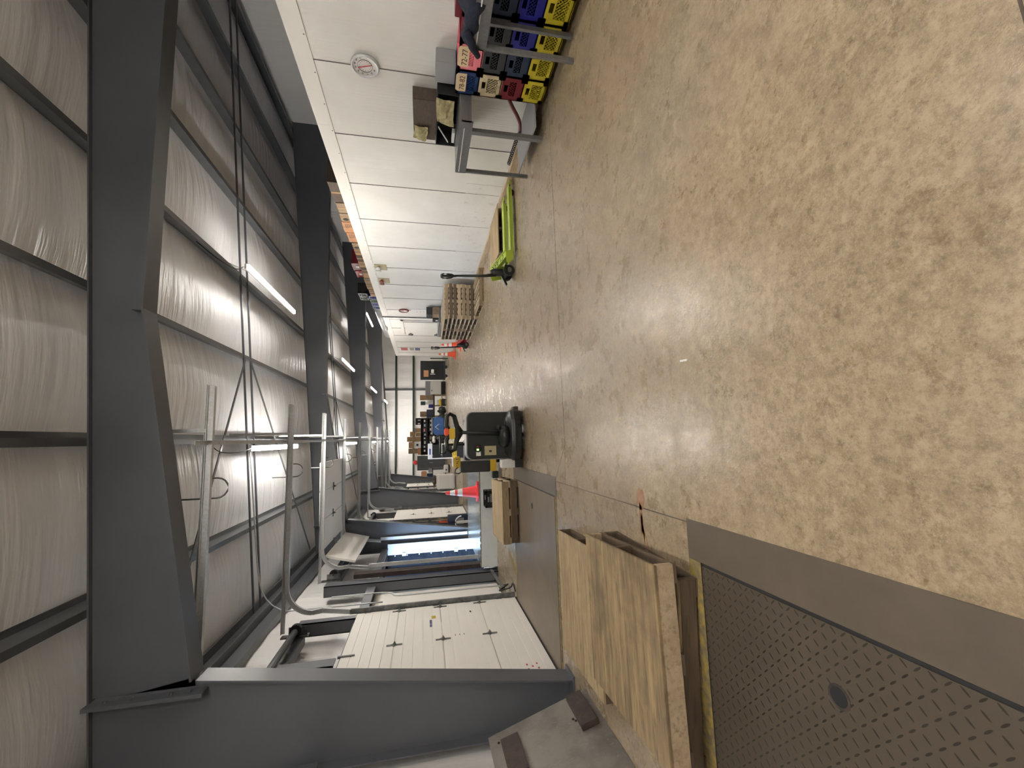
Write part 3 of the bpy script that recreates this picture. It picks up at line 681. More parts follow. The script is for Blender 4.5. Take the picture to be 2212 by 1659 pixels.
# ------------------------------------------------------------------ milk crates
def crate(label, x, y, z, m, rz=0, w=.33, h=.265, style='lattice', group='stacked milk crates', panel=None):
    t = thing('milk_crate', label, 'crate', (x, y, z), rz, group)
    a = w/2; e = .010
    b = MB().box(-a, a, -a, a, .004, .016); b.build('base', m, t)
    for nm, sgn, ax in (('side_wall', -1, 'x'), ('side_wall', 1, 'x'), ('side_wall', -1, 'y'), ('side_wall', 1, 'y')):
        mb = MB()
        def bx(u0, u1, z0, z1, th=e):
            c = sgn*(a-th/2)
            if ax == 'x': mb.box(c-th/2, c+th/2, u0, u1, z0, z1)
            else: mb.box(u0, u1, c-th/2, c+th/2, z0, z1)
        def dg(u0, z0, u1, z1):
            c = sgn*(a-e/2)
            p = (c, u0, z0) if ax == 'x' else (u0, c, z0); q = (c, u1, z1) if ax == 'x' else (u1, c, z1)
            mb.bar(p, q, .0065, .005)
        bx(-a, a, h-.03, h, .014); bx(-a, a, .0, .05); bx(-a, -a+.06, .0, h, .012); bx(a-.06, a, .0, h, .012)
        if not (ax == 'x' and sgn < 0) and style == 'lattice':  # remaining sides closed with solid panels to keep the crate interior dark
            bx(-a+.06, a-.06, .05, h-.03, .006); mb.build(nm, m, t); continue
        bx(-a+.06, -.05, h-.075, h-.03); bx(.05, a-.06, h-.075, h-.03); bx(-a+.06, a-.06, h-.090, h-.075)
        if panel == 'low': bx(-a+.06, a-.06, .05, .095)
        z0, z1 = (.105 if panel == 'low' else .05), h-.085; uw = a-.055; H_ = z1-z0
        n = 6
        for k in range(-4, n+1):
            u0 = -uw + k*2*uw/n*1.0
            for d in (1, -1):
                p0, p1 = u0, u0+H_
                lo, hi = max(-uw, p0), min(uw, p1)
                if hi-lo > .012:
                    za, zb = z0+(lo-p0), z0+(hi-p0)
                    if d > 0: dg(lo, za, hi, zb)
                    else: dg(-lo, za, -hi, zb)
        mb.build(nm, m, t)
    return t
CX = 4.315
def note(t, s, z=.20):
    """paper note taped on the hall-facing side (-x)"""
    p = MB().prism([(-.13, .15), (.12, .15), (.12, .245), (.10, .27), (-.10, .272), (-.13, .25)], 'x', -.1695, -.1665).build('paper_note', 'note', t)
    text('handwriting', s, .085, 'inkbrown', t, (-.1705, 0, .195), (0, -1, 0), (0, 0, 1), .0006)
cols = [4.475, 4.14, 3.805, 3.47]
spec = [ # bottom -> top
    [('cyellow', 'yellow', None), ('cred', 'dark red', 'low'), ('ccream', 'cream', None), ('cnavy', 'navy blue', None)],
    [('cyellow', 'yellow', None), ('cslate', 'slate blue', 'low'), ('cgrey', 'dark grey', 'low'), ('cpink', 'pink', 'low')],
    [('cyellow', 'yellow', None), ('croyal', 'royal blue', 'low'), ('cgrey', 'dark grey', 'low'), ('cred', 'dark red', None)],
    [('cyellow', 'yellow', None), ('croyal', 'royal blue', 'low'), ('cslate', 'slate blue', 'low'), ('cnavy', 'navy blue', None)]]
CP = ['column farthest down the hall', 'column second from the far end', 'column third from far end', 'column nearest the camera']
RP = ['bottom', 'second row up', 'third row up', 'top']
for c, cy in enumerate(cols):
    for k, (mt, nm, pn) in enumerate(spec[c]):
        t = crate('%s milk crate, %s, %s' % (nm, RP[k], CP[c]), CX-.03+.004*c, cy, .062+k*.2665, mt, .0, panel=pn)
        if mt == 'cnavy' and c == 0: note(t, '78-82')
        if mt == 'cpink': note(t, '72-77')
tag(MB().box(4.25, 4.44, 3.35, 3.60, 1.13, 1.20).build('white_carton', 'paper', None, .004), 'small white carton lying on top of the nearest milk crates', 'carton')
tag(MB().box(4.22, 4.44, 3.63, 3.80, 1.13, 1.19).build('red_folder_box', 'cred', None, .004), 'small dark red box on the milk crates beside the white carton', 'box')
crate('black milk crate on the floor between the plywood pallets and the raised leveler', -1.24, 8.86, .03, 'cblack', PI/2, style='open', group='loose crates')
# ------------------------------------------------------------------ stainless tables
def steel_table(label, y0, y1, x0, x1, h=1.06, shelf=True, back=True, ny=.03):
    t = thing('steel_work_table', label, 'table', ((x0+x1)/2, (y0+y1)/2, 0), 0, 'steel work tables')
    hx, hy = (x1-x0)/2, (y1-y0)/2
    MB().box(-hx, hx, -hy, hy, h-.014, h).build('table_top', 'stain_steel', t, .003)
    a = MB().box(-hx, -hx+.012, -hy, hy, h-.15, h-.015).build('front_apron', 'stain_steel', t)
    MB().box(-hx-.003, -hx, -hy+.12, hy-.03, h-.055, h-.045).build('drawer_edge_strip', 'paper', a)
    MB().box(-hx, hx, hy-.012, hy, h-.13, h-.015).build('side_apron', 'stain_steel', t)
    MB().box(-hx, hx, -hy, -hy+.012, h-.13, h-.015).build('side_apron', 'stain_steel', t)
    MB().box(hx-.012, hx, -hy, hy, h-.13, h+.0).build('back_apron', 'stain_steel', t)
    for sx in ((-1, 1) if back else (-1,)):
        for yy, w in ((-hy+ny, .065), (hy-.02, .034)):
            MB().box(sx*(hx-.028)-.026, sx*(hx-.028)+.026, yy-w/2, yy+w/2, 0, h-.015).build('leg', 'stain_steel', t, .003)
    if shelf:
        MB().box(-hx+.06, hx-.01, -hy+.02, hy-.02, .12, .135).build('lower_shelf', 'greyp', t)
    return t
steel_table('grey steel work table holding paper stuffed cartons against the white wall', 4.66, 5.67, 3.78, XC-.012, 1.06, True, False, .19)
steel_table('grey steel work table with a dark jacket, at the near edge of view', 1.9, 3.68, 3.76, 4.10, 1.05, shelf=False)
tt = steel_table('long grey steel table behind the tall pallet stacks by the cooler door', 14.1, 16.3, 3.92, 4.44, 1.00, False, True, .85)
# things on / under the first table
tag(MB().box(4.28, 4.46, 4.40, 4.70, 1.13, 1.36).build('grey_equipment_box', 'greyp', None, .005), 'plain grey box standing on top of the navy milk crate against the wall', 'box')
t = thing('dark_carton', 'dark brown open carton with crumpled tan paper, on the black box', 'carton', (4.37, 5.36, 1.335), 0)
b = MB().box(-.085, .085, -.36, .36, 0, .008)
for s in (-1, 1): b.box(s*.085-.004, s*.085+.004, -.36, .36, 0, .30); b.box(-.085, .085, s*.36-.004, s*.36+.004, 0, .30)
b.build('carton_body', 'carddk', t)
def crumple(nm, x0, x1, y0, y1, z0, z1, par, mt='tissue', n=7, seed=2):
    rnd = random.Random(seed); mb = MB(); g = []
    for i in range(n+1):
        row = []
        for j in range(n+1):
            u, v = i/n, j/n
            row.append(mb.bm.verts.new((x0+(x1-x0)*(.2+.8*u)+rnd.uniform(-.005, .005)+.012*math.sin(5*u+4*v), y0+(y1-y0)*v+.02*math.sin(4*u)+rnd.uniform(-.004, .004), z0+(z1-z0)*u+.015*math.sin(3*v+seed)+rnd.uniform(-.004, .004))))
        g.append(row)
    for i in range(n):
        for j in range(n): mb.bm.faces.new((g[i][j], g[i+1][j], g[i+1][j+1], g[i][j+1]))
    o = mb.build(nm, mt, par); o.modifiers.new('s', 'SOLIDIFY').thickness = .004; return o
crumple('crumpled_paper', -.125, -.105, .08, .34, .12, .30, t, seed=4)
t = thing('black_box', 'black open-front box below the dark carton, on the steel table', 'box', (4.30, 5.22, 1.062), 0)
b = MB().box(-.11, .13, -.46, .46, 0, .01); b.box(-.11, .13, -.46, .46, .258, .27); b.box(.11, .13, -.46, .46, .01, .258); b.box(-.11, .13, -.46, -.45, .01, .258); b.box(-.11, .13, .45, .46, .01, .258); b.box(-.11, .13, .02, .03, .01, .258)
b.build('box_shell', 'dblack', t); MB().box(-.09, -.02, .22, .42, .012, .05).build('white_tool', 'paper', t)
MB().bar((-.10, .12, .24), (-.10, .40, .10), .02, .01).build('white_cable', 'paper', t)
crumple('crumpled_paper', -.165, -.135, -.42, .0, .05, .27, t, seed=7)
cable('coiled_hose', [(4.20, 4.70, .46), (4.21, 4.84, .38), (4.22, 5.0, .28), (4.24, 5.15, .21), (4.27, 5.30, .175)], .024, 'redhose', 'dark red rubber hose hanging under the steel table beside the crates', 'hose')
tag(MB().bar((4.28, 5.33, .165), (4.31, 5.44, .160), .03, .03).build('hose_coupling', 'dblack'), 'black hose coupling on the lower shelf of the steel table', 'coupling')
hel = []
for k in range(170):
    q = k/169; a = q*2*PI*13
    hel.append((4.32+.022*q + .024*math.cos(a), 5.46+.72*q, .165 + .024*math.sin(a)))
tag(MB().tube(hel, .0065, 6).build('coiled_air_line', 'rubber', smooth=True), 'black spiral air line stretched along the lower shelf of the steel table', 'air line')
# jacket over the near table
def jacket():
    mb = MB(); g = []; ny, nx = 22, 12
    for i in range(ny+1):
        v = i/ny; y = 2.55 + 1.10*v; row = []
        for j in range(nx+1):
            u = j/nx
            wd = .34*(1-.30*v)
            x = 4.02 - u*(wd+.02)
            drop = 0
            if x < 3.775: drop = (3.775-x)*3.0*(.5+.6*v)
            x2 = max(x, 3.745-.02*math.sin(v*9)) if drop else x
            z = 1.065 + .15*(1-v)*math.sin(PI*min(1, u*1.1)) + .035*math.sin(v*17+u*6)*math.sin(u*PI) + .02*math.sin(v*31+u*11) + .05 - drop
            row.append(mb.bm.verts.new((x2, y+.03*math.sin(u*7), max(z, 1.056) if not drop else z)))
        g.append(row)
    for i in range(ny):
        for j in range(nx): mb.bm.faces.new((g[i][j], g[i+1][j], g[i+1][j+1], g[i][j+1]))
    o = mb.build('jacket', 'denim', smooth=True); o.modifiers.new('s', 'SOLIDIFY').thickness = .012
    return o
j = jacket(); tag(j, 'dark blue jacket draped over the near steel table', 'jacket')
MB().tube([(3.74, 3.50, 1.10), (3.735, 3.62, 1.04), (3.73, 3.72, .97)], [.035, .04, .025], 10).build('sleeve', 'denim', j, smooth=True)
# long table items
tag(MB().box(4.18, 4.43, 14.12, 14.55, 1.001, 1.22).build('cardboard_box', 'card3', None, .004), 'dull brown cardboard box on the table behind the pallet stacks', 'box')
t = thing('dark_bin', 'dark bin on top of the dull brown cardboard box behind the pallets', 'bin', (4.3, 14.35, 1.222), 0)
MB().box(-.13, .12, -.24, .24, 0, .20).build('bin_body', 'cgrey', t, .004); MB().box(-.13, .12, .241, .30, .0, .12).build('brown_end', 'card3', t)
t = thing('black_case', 'small black case beside the dull brown cardboard box', 'case', (4.3, 14.85, 1.001), 0)
MB().box(-.13, .12, -.22, .22, 0, .20).build('case_body', 'dblack', t, .004); MB().box(-.132, -.13, -.05, .1, .02, .10).build('white_tag', 'paper', t)
# ------------------------------------------------------------------ wall-mounted things on the cooler
def disc_x(mb, c, r, x0, x1, seg=28): mb.lathe([(r, 0), (r, x1-x0)], (x0, c[0], c[1]), 'x', seg)
t = thing('dial_thermometer', 'large round white dial thermometer mounted high on the cooler wall', 'thermometer', (XC-.001, 4.80, 2.185), 0)
MB().lathe([(.155, 0), (.165, -.03), (.155, -.045), (.140, -.045), (.138, -.02)], (0, 0, 0), 'x', 36).build('rim', 'galv', t, smooth=True)
MB().lathe([(.150, -.020), (.150, -.022)], (0, 0, 0), 'x', 36).build('dial', 'whitep', t)
mb = MB()
for k in range(40):
    a0, a1 = 2*PI*k/40, 2*PI*(k+1)/40; mb.bar((-.024, .085*math.cos(a0), .085*math.sin(a0)), (-.024, .085*math.cos(a1), .085*math.sin(a1)), .002, .006, up=(1, 0, 0))
mb.build('inner_ring', 'ink', t)
for k in range(12):
    a = PI*1.35 - 2*PI*k/13; s = str(-40+20*k) if k < 9 else None
    if s is None: continue
    text('numeral', s, .026, 'ink', t, (-.024, -.115*math.cos(a), .115*math.sin(a)), (0, -1, 0), (0, 0, 1), .0005)
mb = MB()
for k in range(14):
    a = 2*PI*k/14; mb.box(-.0245, -.0225, .065*math.cos(a)-.003, .065*math.cos(a)+.003, .065*math.sin(a)-.003, .065*math.sin(a)+.003)
mb.build('inner_marks', 'ink', t)
MB().bar((-.028, .03, .085), (-.028, -.025, -.08), .003, .010, up=(1, 0, 0)).build('needle', 'signred', t)
t = thing('wall_clock', 'round wall clock with reddish brown rim above a white sheet', 'clock', (XC-.001, 14.75, 2.19), 0)
MB().lathe([(.17, 0), (.175, -.03), (.165, -.045), (.135, -.045), (.130, -.02)], (0, 0, 0), 'x', 30).build('rim', 'brown_rim', t, smooth=True)
MB().lathe([(.14, -.02), (.14, -.023)], (0, 0, 0), 'x', 30).build('dial', 'paper', t)
mb = MB().bar((-.027, 0, 0), (-.027, -.06, .05), .002, .008, up=(1, 0, 0)); mb.bar((-.027, 0, 0), (-.027, .02, .10), .002, .006, up=(1, 0, 0)); mb.build('clock_hands', 'ink', t)
t = thing('wall_notice', 'white sheet pinned on the cooler wall under the round clock', 'notice', (XC-.001, 14.75, 1.70), 0)
MB().box(-.012, 0, -.17, .17, -.28, .24).build('sheet', 'paper', t)
mb = MB()
for k in range(3): mb.box(-.0135, -.012, .05, .15, -.2+.12*k, -.19+.12*k)
mb.build('printed_lines', 'ink', t)
def emergency(label, y, z, lit):
    t = thing('emergency_light', label, 'emergency light', (XC-.001, y, z), 0, 'emergency lights on the cooler wall')
    MB().box(-.02, 0, -.17, .17, -.15, .15).build('back_plate', 'beige', t, .006)
    for s in (-1, 1):
        MB().lathe([(.02, 0), (.06, -.05), (.065, -.075), (.04, -.08)], (-.02, s*.08, .06), 'x', 18).build('lamp_head', 'whitep' if lit else 'brown_rim', t, smooth=True)
emergency('emergency light with white lamp heads, nearer of the two on the cooler wall', 11.0, 2.60, True)
emergency('emergency light with brownish lamp heads, farther of the two on the cooler wall', 11.95, 2.60, False)
t = thing('security_camera', 'small white security camera on the cooler wall top corner', 'camera', (XC-.02, 16.9, 2.98), 0)
MB().box(-.10, .02, -.03, .03, -.02, .03).build('bracket', 'whitep', t, .004)
MB().lathe([(.03, -.06), (.055, -.02), (.05, .08), (.02, .10)], (-.12, 0, -.03), 'x', 16).build('camera_body', 'whitep', t, smooth=True)
# cooler service door: frame, slab, hinges, latch
dd = bpy.data.objects.new('door_6', None); C.objects.link(dd); dd.location = (XC-.001, 17.0, 0); struct(dd)
mb = MB().box(-.05, 0, -1.05, -.96, .0, 2.36); mb.box(-.05, 0, .96, 1.05, .0, 2.36); mb.box(-.05, 0, -1.05, 1.05, 2.28, 2.40); mb.build('door_frame', 'paneltrim', dd)
MB().box(-.07, -.005, -.93, .93, .02, 2.25).build('door_slab', 'panel', dd, .004)
MB().box(-.055, -.052, -.955, -.935, .02, 2.27).build('door_gasket', 'steel', dd)  # dark strip along the near edge of the door slab
for z in (2.05, .98):
    mb = MB().box(-.12, -.07, .72, .95, z-.04, z+.04); mb.box(-.13, -.07, .86, .92, z-.09, z+.09); mb.build('hinge', 'galvd', dd)
tag(MB().tube([(XC-.03, 15.55, 1.0), (XC-.03, 15.55, 3.0)], .022, 8).build('conduit_pipe', 'galvd'), 'vertical grey pipe on the cooler wall left of the cooler door', 'pipe')
t = thing('wall_poster', 'row of red and blue printed stickers near the far cooler wall corner', 'poster', (XC-.001, 21.3, 2.0), 0)
MB().box(-.004, 0, -.30, .30, .30, .62).build('red_print', 'signred', t); MB().box(-.004, 0, -.25, .25, .0, .2).build('grey_print', 'greyp', t); MB().box(-.004, 0, -.28, .28, -.30, -.06).build('blue_print', 'signblue', t)
# ------------------------------------------------------------------ cartons and crates stored on the cooler roof
def carton(label, x, y, z, sx, sy, sz, m, mark=None, g='cartons on the cooler roof'):
    t = thing('cardboard_carton', label, 'carton', (x, y, z), random.uniform(-.01, .01), g)
    MB().box(-sx/2, sx/2, -sy/2, sy/2, 0, sz).build('carton_body', m, t, .004)
    MB().box(-sx/2-.0025, -sx/2, -.025, .025, 0, sz).build('tape', 'card' if m != 'card' else 'card3', t)
    if mark == 'logo': MB().lathe([(.055, 0), (.055, -.003)], (-sx/2-.003, .06, sz*.55), 'x', 16).build('round_logo', 'ink', t)
    if mark == 'lines':
        mb = MB()
        for k in range(4): mb.box(-sx/2-.004, -sx/2-.0026, -sy*.36, -sy*.36+.28*sy+.02*k, sz*.25+k*.035, sz*.25+.012+k*.035)
        mb.build('printed_lines', 'carddk', t)
    return t
row = [(7.55, 8.22, .22, 'carddk', None, 'dark brown'), (8.24, 8.62, .21, 'card3', None, 'dull brown'), (8.64, 8.97, .22, 'card3', 'logo', 'tan'), (8.99, 9.45, .24, 'card2', 'lines', 'orange'), (9.47, 9.93, .22, 'card2', 'lines', 'orange'),
       (9.98, 10.30, .19, 'card3', 'logo', 'tan'), (10.32, 10.66, .19, 'card', 'lines', 'tan'), (10.68, 11.02, .20, 'carddk', None, 'dark brown'), (11.05, 11.44, .20, 'card', 'lines', 'tan'), (11.47, 11.80, .19, 'carddk', None, 'dark brown'),
       (11.84, 12.18, .20, 'card', None, 'tan'), (12.22, 12.66, .22, 'card3', 'lines', 'dull brown'), (12.70, 13.14, .22, 'card', 'lines', 'tan'), (13.17, 13.52, .20, 'card', 'lines', 'tan'), (13.55, 13.80, .20, 'card', None, 'tan')]
for k, (a, b, h, mt, mk, nm) in enumerate(row):
    pos = '%s along the row from the camera' % (ORD[k] if k < 10 else ['eleventh', 'twelfth', 'thirteenth', 'fourteenth', 'fifteenth'][k-10])
    carton('%s carton on the cooler roof, %s' % (nm, pos), 4.82, (a+b)/2, ZC+.013, .42, b-a-.01, h, mt, mk)
for k, (y, z, mt, nm, lb) in enumerate([(13.98, 0, 'croyal', 'royal blue', 'just past the cartons'), (14.34, 0, 'cgreen', 'dark green', 'in the lower row'), (14.70, 0, 'croyal', 'royal blue', 'near the lower row end'), (15.06, 0, 'cnavy', 'navy', 'at the far end of the row'),
                          (13.75, .29, 'cblack', 'black', 'upper row'), (14.1, .29, 'cgreen', 'dark green', 'upper row')]):
    crate('%s plastic crate on the cooler roof, %s' % (nm, lb), 4.80, y, ZC+.013+z, mt, 0, .34, .284, group='crates on the cooler roof')
def tote(label, x, y, z, sx, sy, sz, m, g=None, lab='whitep'):
    t = thing('plastic_tote', label, 'tote', (x, y, z), 0, g)
    mb = MB(); 
    mb.bm.verts.ensure_lookup_table()
    lo = [(-sx/2*.9, -sy/2*.9), (sx/2*.9, -sy/2*.9), (sx/2*.9, sy/2*.9), (-sx/2*.9, sy/2*.9)]; hi = [(-sx/2, -sy/2), (sx/2, -sy/2), (sx/2, sy/2), (-sx/2, sy/2)]
    A = [mb.bm.verts.new((*p, 0)) for p in lo]; B = [mb.bm.verts.new((*p, sz)) for p in hi]
    mb.bm.faces.new(A); mb.bm.faces.new(B)
    for i in range(4): mb.bm.faces.new((A[i], A[(i+1)%4], B[(i+1)%4], B[i]))
    mb.build('tote_body', m, t); MB().box(-sx/2-.015, sx/2+.015, -sy/2-.015, sy/2+.015, sz, sz+.02).build('lid', m, t, .004)
    MB().box(-sx/2-.004, -sx/2*.93, -.06, .06, sz*.45, sz*.75).build('label', lab, t)
    return t
carton('tan carton behind the front row, under the red tote', 5.30, 12.55, ZC+.013, .42, .5, .25, 'card')
carton('dull carton behind the front row, under the red tote end', 5.30, 13.1, ZC+.013, .42, .5, .25, 'card3')
tote('dark red plastic tote on cartons on the cooler roof', 5.28, 12.55, ZC+.266, .42, .5, .30, 'cred', 'totes on the cooler roof')
tote('red plastic tote with white label on the cooler roof, farther', 5.28, 13.12, ZC+.266, .42, .5, .28, 'red', 'totes on the cooler roof')
# bright ductwork over the cooler roof
t = thing('air_duct', 'shiny round air duct above the cooler roof under the far rafters', 'duct', (6.4, 20.5, 3.0), 0)
MB().tube([(0, 0, .62), (.0, 3.0, .62), (0, 5.5, .62)], .26, 20).build('duct_pipe', 'galv', t, smooth=True)
mb = MB(); 
for y in (.8, 2.6, 4.4): mb.box(-.35, .35, y-.04, y+.04, 0, .37)
mb.build('duct_support', 'steel', t)
# ------------------------------------------------------------------ hand pallet jacks
def pallet_jack(label, loc, rz, m, L=1.35, wd=.63, brand=None, loop='round', tiller=1.22):
    """forks point along +x, handle at -x"""
    t = thing('pallet_jack', label, 'pallet jack', loc, rz, 'hand pallet jacks')
    fw = .165
    for s in (-1, 1):
        c = s*(wd/2-fw/2); mb = MB()
        mb.box(0, L, c-fw/2, c+fw/2, .088, .096); mb.box(0, L-.06, c-fw/2, c-fw/2+.006, .040, .096); mb.box(0, L-.06, c+fw/2-.006, c+fw/2, .040, .096)
        mb.prism([(L-.001, .088), (L+.12, .070), (L+.12, .05), (L-.001, .04)], 'y', c-fw/2+.03, c+fw/2-.03) if False else mb.bar((L, c, .068), (L+.09, c, .060), fw-.05, .03)
        f = mb.build('fork', m, t)
        MB().lathe([(.035, -.05), (.035, .05)], (L-.12, c, .036), 'y', 14).build('load_roller', 'blackp2', f)
        MB().box(.04, L-.1, c+fw/2+.0005, c+fw/2+.004, .03, .045).build('push_rod', 'blackp2', f)
    # torsion hood across both forks, sloping toward the handle
    hp = [Vector((-.03, -wd/2, .175)), Vector((-.10, wd/2, .345))]
    mb = MB().bar(hp[0], hp[1], .135, .012, up=(0, -.26, 1)); mb.bar((.0, -wd/2+.01, .12), (-.03, wd/2-.01, .27), .02, .17)
    hd = mb.build('hood', m, t, .003)
    for s, zt in ((-1, .175), (1, .345)):
        MB().prism([(.03, .06), (.0, zt), (-.17, zt), (-.26 if s > 0 else -.19, zt*.9), (-.22, .14), (-.14, .06)], 'y', s*wd/2-.008, s*wd/2+.008).build('hood_side_plate', m, t)
    if brand:
        rt = (hp[1]-hp[0]).normalized(); up_ = Vector((-1, 0, 0)); up_ = (up_-rt*up_.dot(rt)).normalized()
        c_ = (hp[0]+hp[1])/2 + rt.cross(up_)*.0075
        text('lettering', brand, .155, 'ink', hd, c_[:], rt, up_, .001)
    # pump, steer wheels, cross yoke
    MB().lathe([(.055, .14), (.065, .16), (.065, .34), (.05, .37), (.03, .40)], (-.24, 0, 0), 'z', 18).build('hydraulic_pump', 'blackp2', t, smooth=True)
    MB().box(-.32, -.16, -.16, .16, .12, .17).build('steer_yoke', 'blackp', t, .006)
    for s in (-1, 1):
        w = MB().lathe([(.03, -.03), (.085, -.03), (.095, -.02), (.095, .02), (.085, .03), (.03, .03)], (-.24, s*.11, .0955), 'y', 24).build('steer_wheel', 'rubber', t, smooth=False)
        MB().lathe([(.045, -.034), (.045, .034)], (-.24, s*.11, .0955), 'y', 16).build('wheel_hub', 'galvd', w)
    MB().bar((-.30, .0, .20), (-.46, .0, .12), .05, .03).build('foot_pedal', 'blackp', t)
    MB().tube([(-.28, 0, .30), (-.31, 0, .48), (-.34, 0, tiller-.22)], [.036, .024, .020], 10).build('tiller_shaft', 'blackp', t, smooth=True)
    if loop == 'round':
        pts = [(-.34, 0, tiller-.22), (-.345, -.065, tiller-.17), (-.35, -.085, tiller-.10), (-.35, -.085, tiller-.03), (-.35, -.05, tiller), (-.35, .05, tiller), (-.35, .085, tiller-.03), (-.35, .085, tiller-.10), (-.345, .065, tiller-.17), (-.34, 0, tiller-.22)]
    else:
        pts = [(-.34, 0, tiller-.32), (-.345, -.13, tiller-.24), (-.35, -.19, tiller-.14), (-.35, -.19, tiller-.03), (-.35, -.16, tiller), (-.35, .16, tiller), (-.35, .19, tiller-.03), (-.35, .19, tiller-.14), (-.345, .13, tiller-.24), (-.34, 0, tiller-.32)]
    MB().tube(pts, .014, 8).build('handle_loop', 'blackp', t, smooth=True)
    MB().bar((-.345, 0, tiller-.25), (-.35, 0, tiller), .03, .02).build('handle_spine', 'blackp', t)
    MB().bar((-.33, .015, tiller-.12), (-.30, .05, tiller-.17), .012, .012).build('release_lever', 'galvd', t)
    return t
pallet_jack('lime green hand pallet jack with black handle, parked against the cooler wall', (3.03, 6.84, 0), .03, 'lime', 1.22, .66, 'CLARK')
pallet_jack('red hand pallet jack behind the wooden pallet stacks', (3.42, 14.36, 0), .0, 'red', 1.05, .60, None, 'wide', 1.26)
# ------------------------------------------------------------------ traffic cones
def cone(label, loc, h=.72, m='orange', g='traffic cones'):
    t = thing('traffic_cone', label, 'traffic cone', loc, random.uniform(0, 1), g)
    r0, r1 = .135*h/.72, .028
    def R(q): return r0+(r1-r0)*q
    b = h*.045
    MB().box(-.18*h/.72, .18*h/.72, -.18*h/.72, .18*h/.72, 0, b).build('cone_base', 'orange' if m == 'orange' else 'pinkcone', t, .008)
    MB().lathe([(R(0), b), (R(1), h), (R(1)*.6, h)], (0, 0, 0), 'z', 24).build('cone_body', m, t, smooth=False)
    for q0, q1 in ((.46, .62), (.70, .86)):
        MB().lathe([(R(q0)+.002, b+(h-b)*q0), (R(q1)+.002, b+(h-b)*q1)], (0, 0, 0), 'z', 24).build('reflective_band', 'conew', t)
    return t
cone('faded red traffic cone with white bands on the raised dock leveler', (-1.17, 9.50, .3535), .70, 'pinkcone')
cone('orange traffic cone directly behind the red pallet jack handle', (3.86, 17.4, 0), .80, 'orange')
cone('orange traffic cone at the far corner of the cooler wall', (4.10, 20.6, 0), .80, 'orange')
# ------------------------------------------------------------------ powered pallet truck in the middle of the aisle
def rrect(x0, x1, z0, z1, r, n=6, only_top=True):
    P = [(x0, z0), (x1, z0)]
    P += [(x1-r+r*math.cos(a), z1-r+r*math.sin(a)) for a in [PI/2*k/n for k in range(n+1)]]
    P += [(x0+r-r*math.sin(a), z1-r+r*math.cos(a)) for a in [PI/2*k/n for k in range(n+1)]]
    return P
t = thing('pallet_truck', 'black powered pallet truck with tiller handle facing the camera in the aisle', 'pallet truck', (.03, 6.62, 0), .02)
MB().prism(rrect(-.355, .355, .14, .86, .09), 'y', -.12, .12).build('motor_cover', 'blackp', t, .012)
MB().prism(rrect(-.365, .365, .12, .875, .095), 'y', -.10, .16).build('cover_rim', 'greyp', t, .004)
mb = MB(); prof = []
# bulging skirt: plan outline, stacked rings
def skirt(zs, mt, nm):
    mb = MB(); rings = []
    for z, gr in zs:
        ring = []
        for k in range(25):
            a = PI*k/24; ring.append(mb.bm.verts.new(((.385+gr)*math.cos(a)*(1 if abs(math.cos(a)) < .7 else 1), -.12-(.25+gr)*math.sin(a)**.55, z)))
        ring += [mb.bm.verts.new((-.385-gr, .10, z)), mb.bm.verts.new((.385+gr, .10, z))]
        rings.append(ring)
    n = len(rings[0])
    for i in range(len(rings)-1):
        for k in range(n): mb.bm.faces.new((rings[i][k], rings[i][(k+1) % n], rings[i+1][(k+1) % n], rings[i+1][k]))
    mb.bm.faces.new(rings[0]); mb.bm.faces.new(list(reversed(rings[-1])))
    return mb.build(nm, mt, t)
skirt([(.055, -.03), (.075, .0), (.165, .01), (.185, .0)], 'blackp2', 'bumper_skirt')
skirt([(.187, -.005), (.215, -.02), (.25, -.06), (.29, -.13)], 'blackp2', 'skirt_top')
MB().lathe([(.10, -.045), (.115, -.03), (.115, .03), (.10, .045)], (0, -.1, .116), 'x', 20).build('drive_wheel', 'rubber', t)
MB().lathe([(.17, .26), (.17, .33), (.14, .37), (.06, .39)], (-.02, -.20, 0), 'z', 26).build('drive_motor_dome', 'blackp', t, smooth=True)
MB().tube([(.02, -.22, .36), (.04, -.20, .62), (.05, -.16, .90), (.06, -.14, .98)], [.035, .028, .026, .03], 12).build('tiller_arm', 'blackp', t, smooth=True)
MB().lathe([(.02, -.03), (.035, -.015), (.035, .015), (.02, .03)], (.12, -.26, .40), 'x', 14).build('knob', 'blackp', t, smooth=True)
# wide triangular control head with two grip openings
mb = MB()
for pts in ([(.06, -.14, .96), (.15, -.15, 1.02), (.30, -.17, 1.06), (.335, -.18, 1.12), (.30, -.19, 1.17), (.16, -.19, 1.18), (.06, -.18, 1.12)], [(.06, -.14, .96), (-.05, -.15, 1.02), (-.20, -.17, 1.06), (-.235, -.18, 1.12), (-.20, -.19, 1.17), (-.06, -.19, 1.18), (.06, -.18, 1.12)]):
    mb.tube(pts, [.045, .040, .036, .030, .030, .032, .035], 10)
mb.build('handle_grips', 'blackp', t, smooth=True)
MB().prism([(.06, .90), (.17, 1.03), (.10, 1.05), (.02, 1.05), (-.06, 1.03)], 'y', -.175, -.125).build('tiller_yoke', 'blackp', t, .008)
MB().box(-.04, .12, -.23, -.13, 1.05, 1.14).build('control_head', 'yellow', t, .012)
MB().box(.01, .12, -.235, -.14, 1.142, 1.21).build('emergency_button', 'orange', t, .015)
MB().prism([(-.30, .42), (-.16, .42), (-.16, .60), (-.30, .60)], 'y', -.1235, -.121).build('data_plate', 'beige', t)
MB().box(-.255, -.225, -.1245, -.1235, .49, .53).build('data_plate_mark', 'ink', t)
MB().box(-.305, -.24, -.1235, -.121, .66, .73).build('warning_label', 'paper', t)
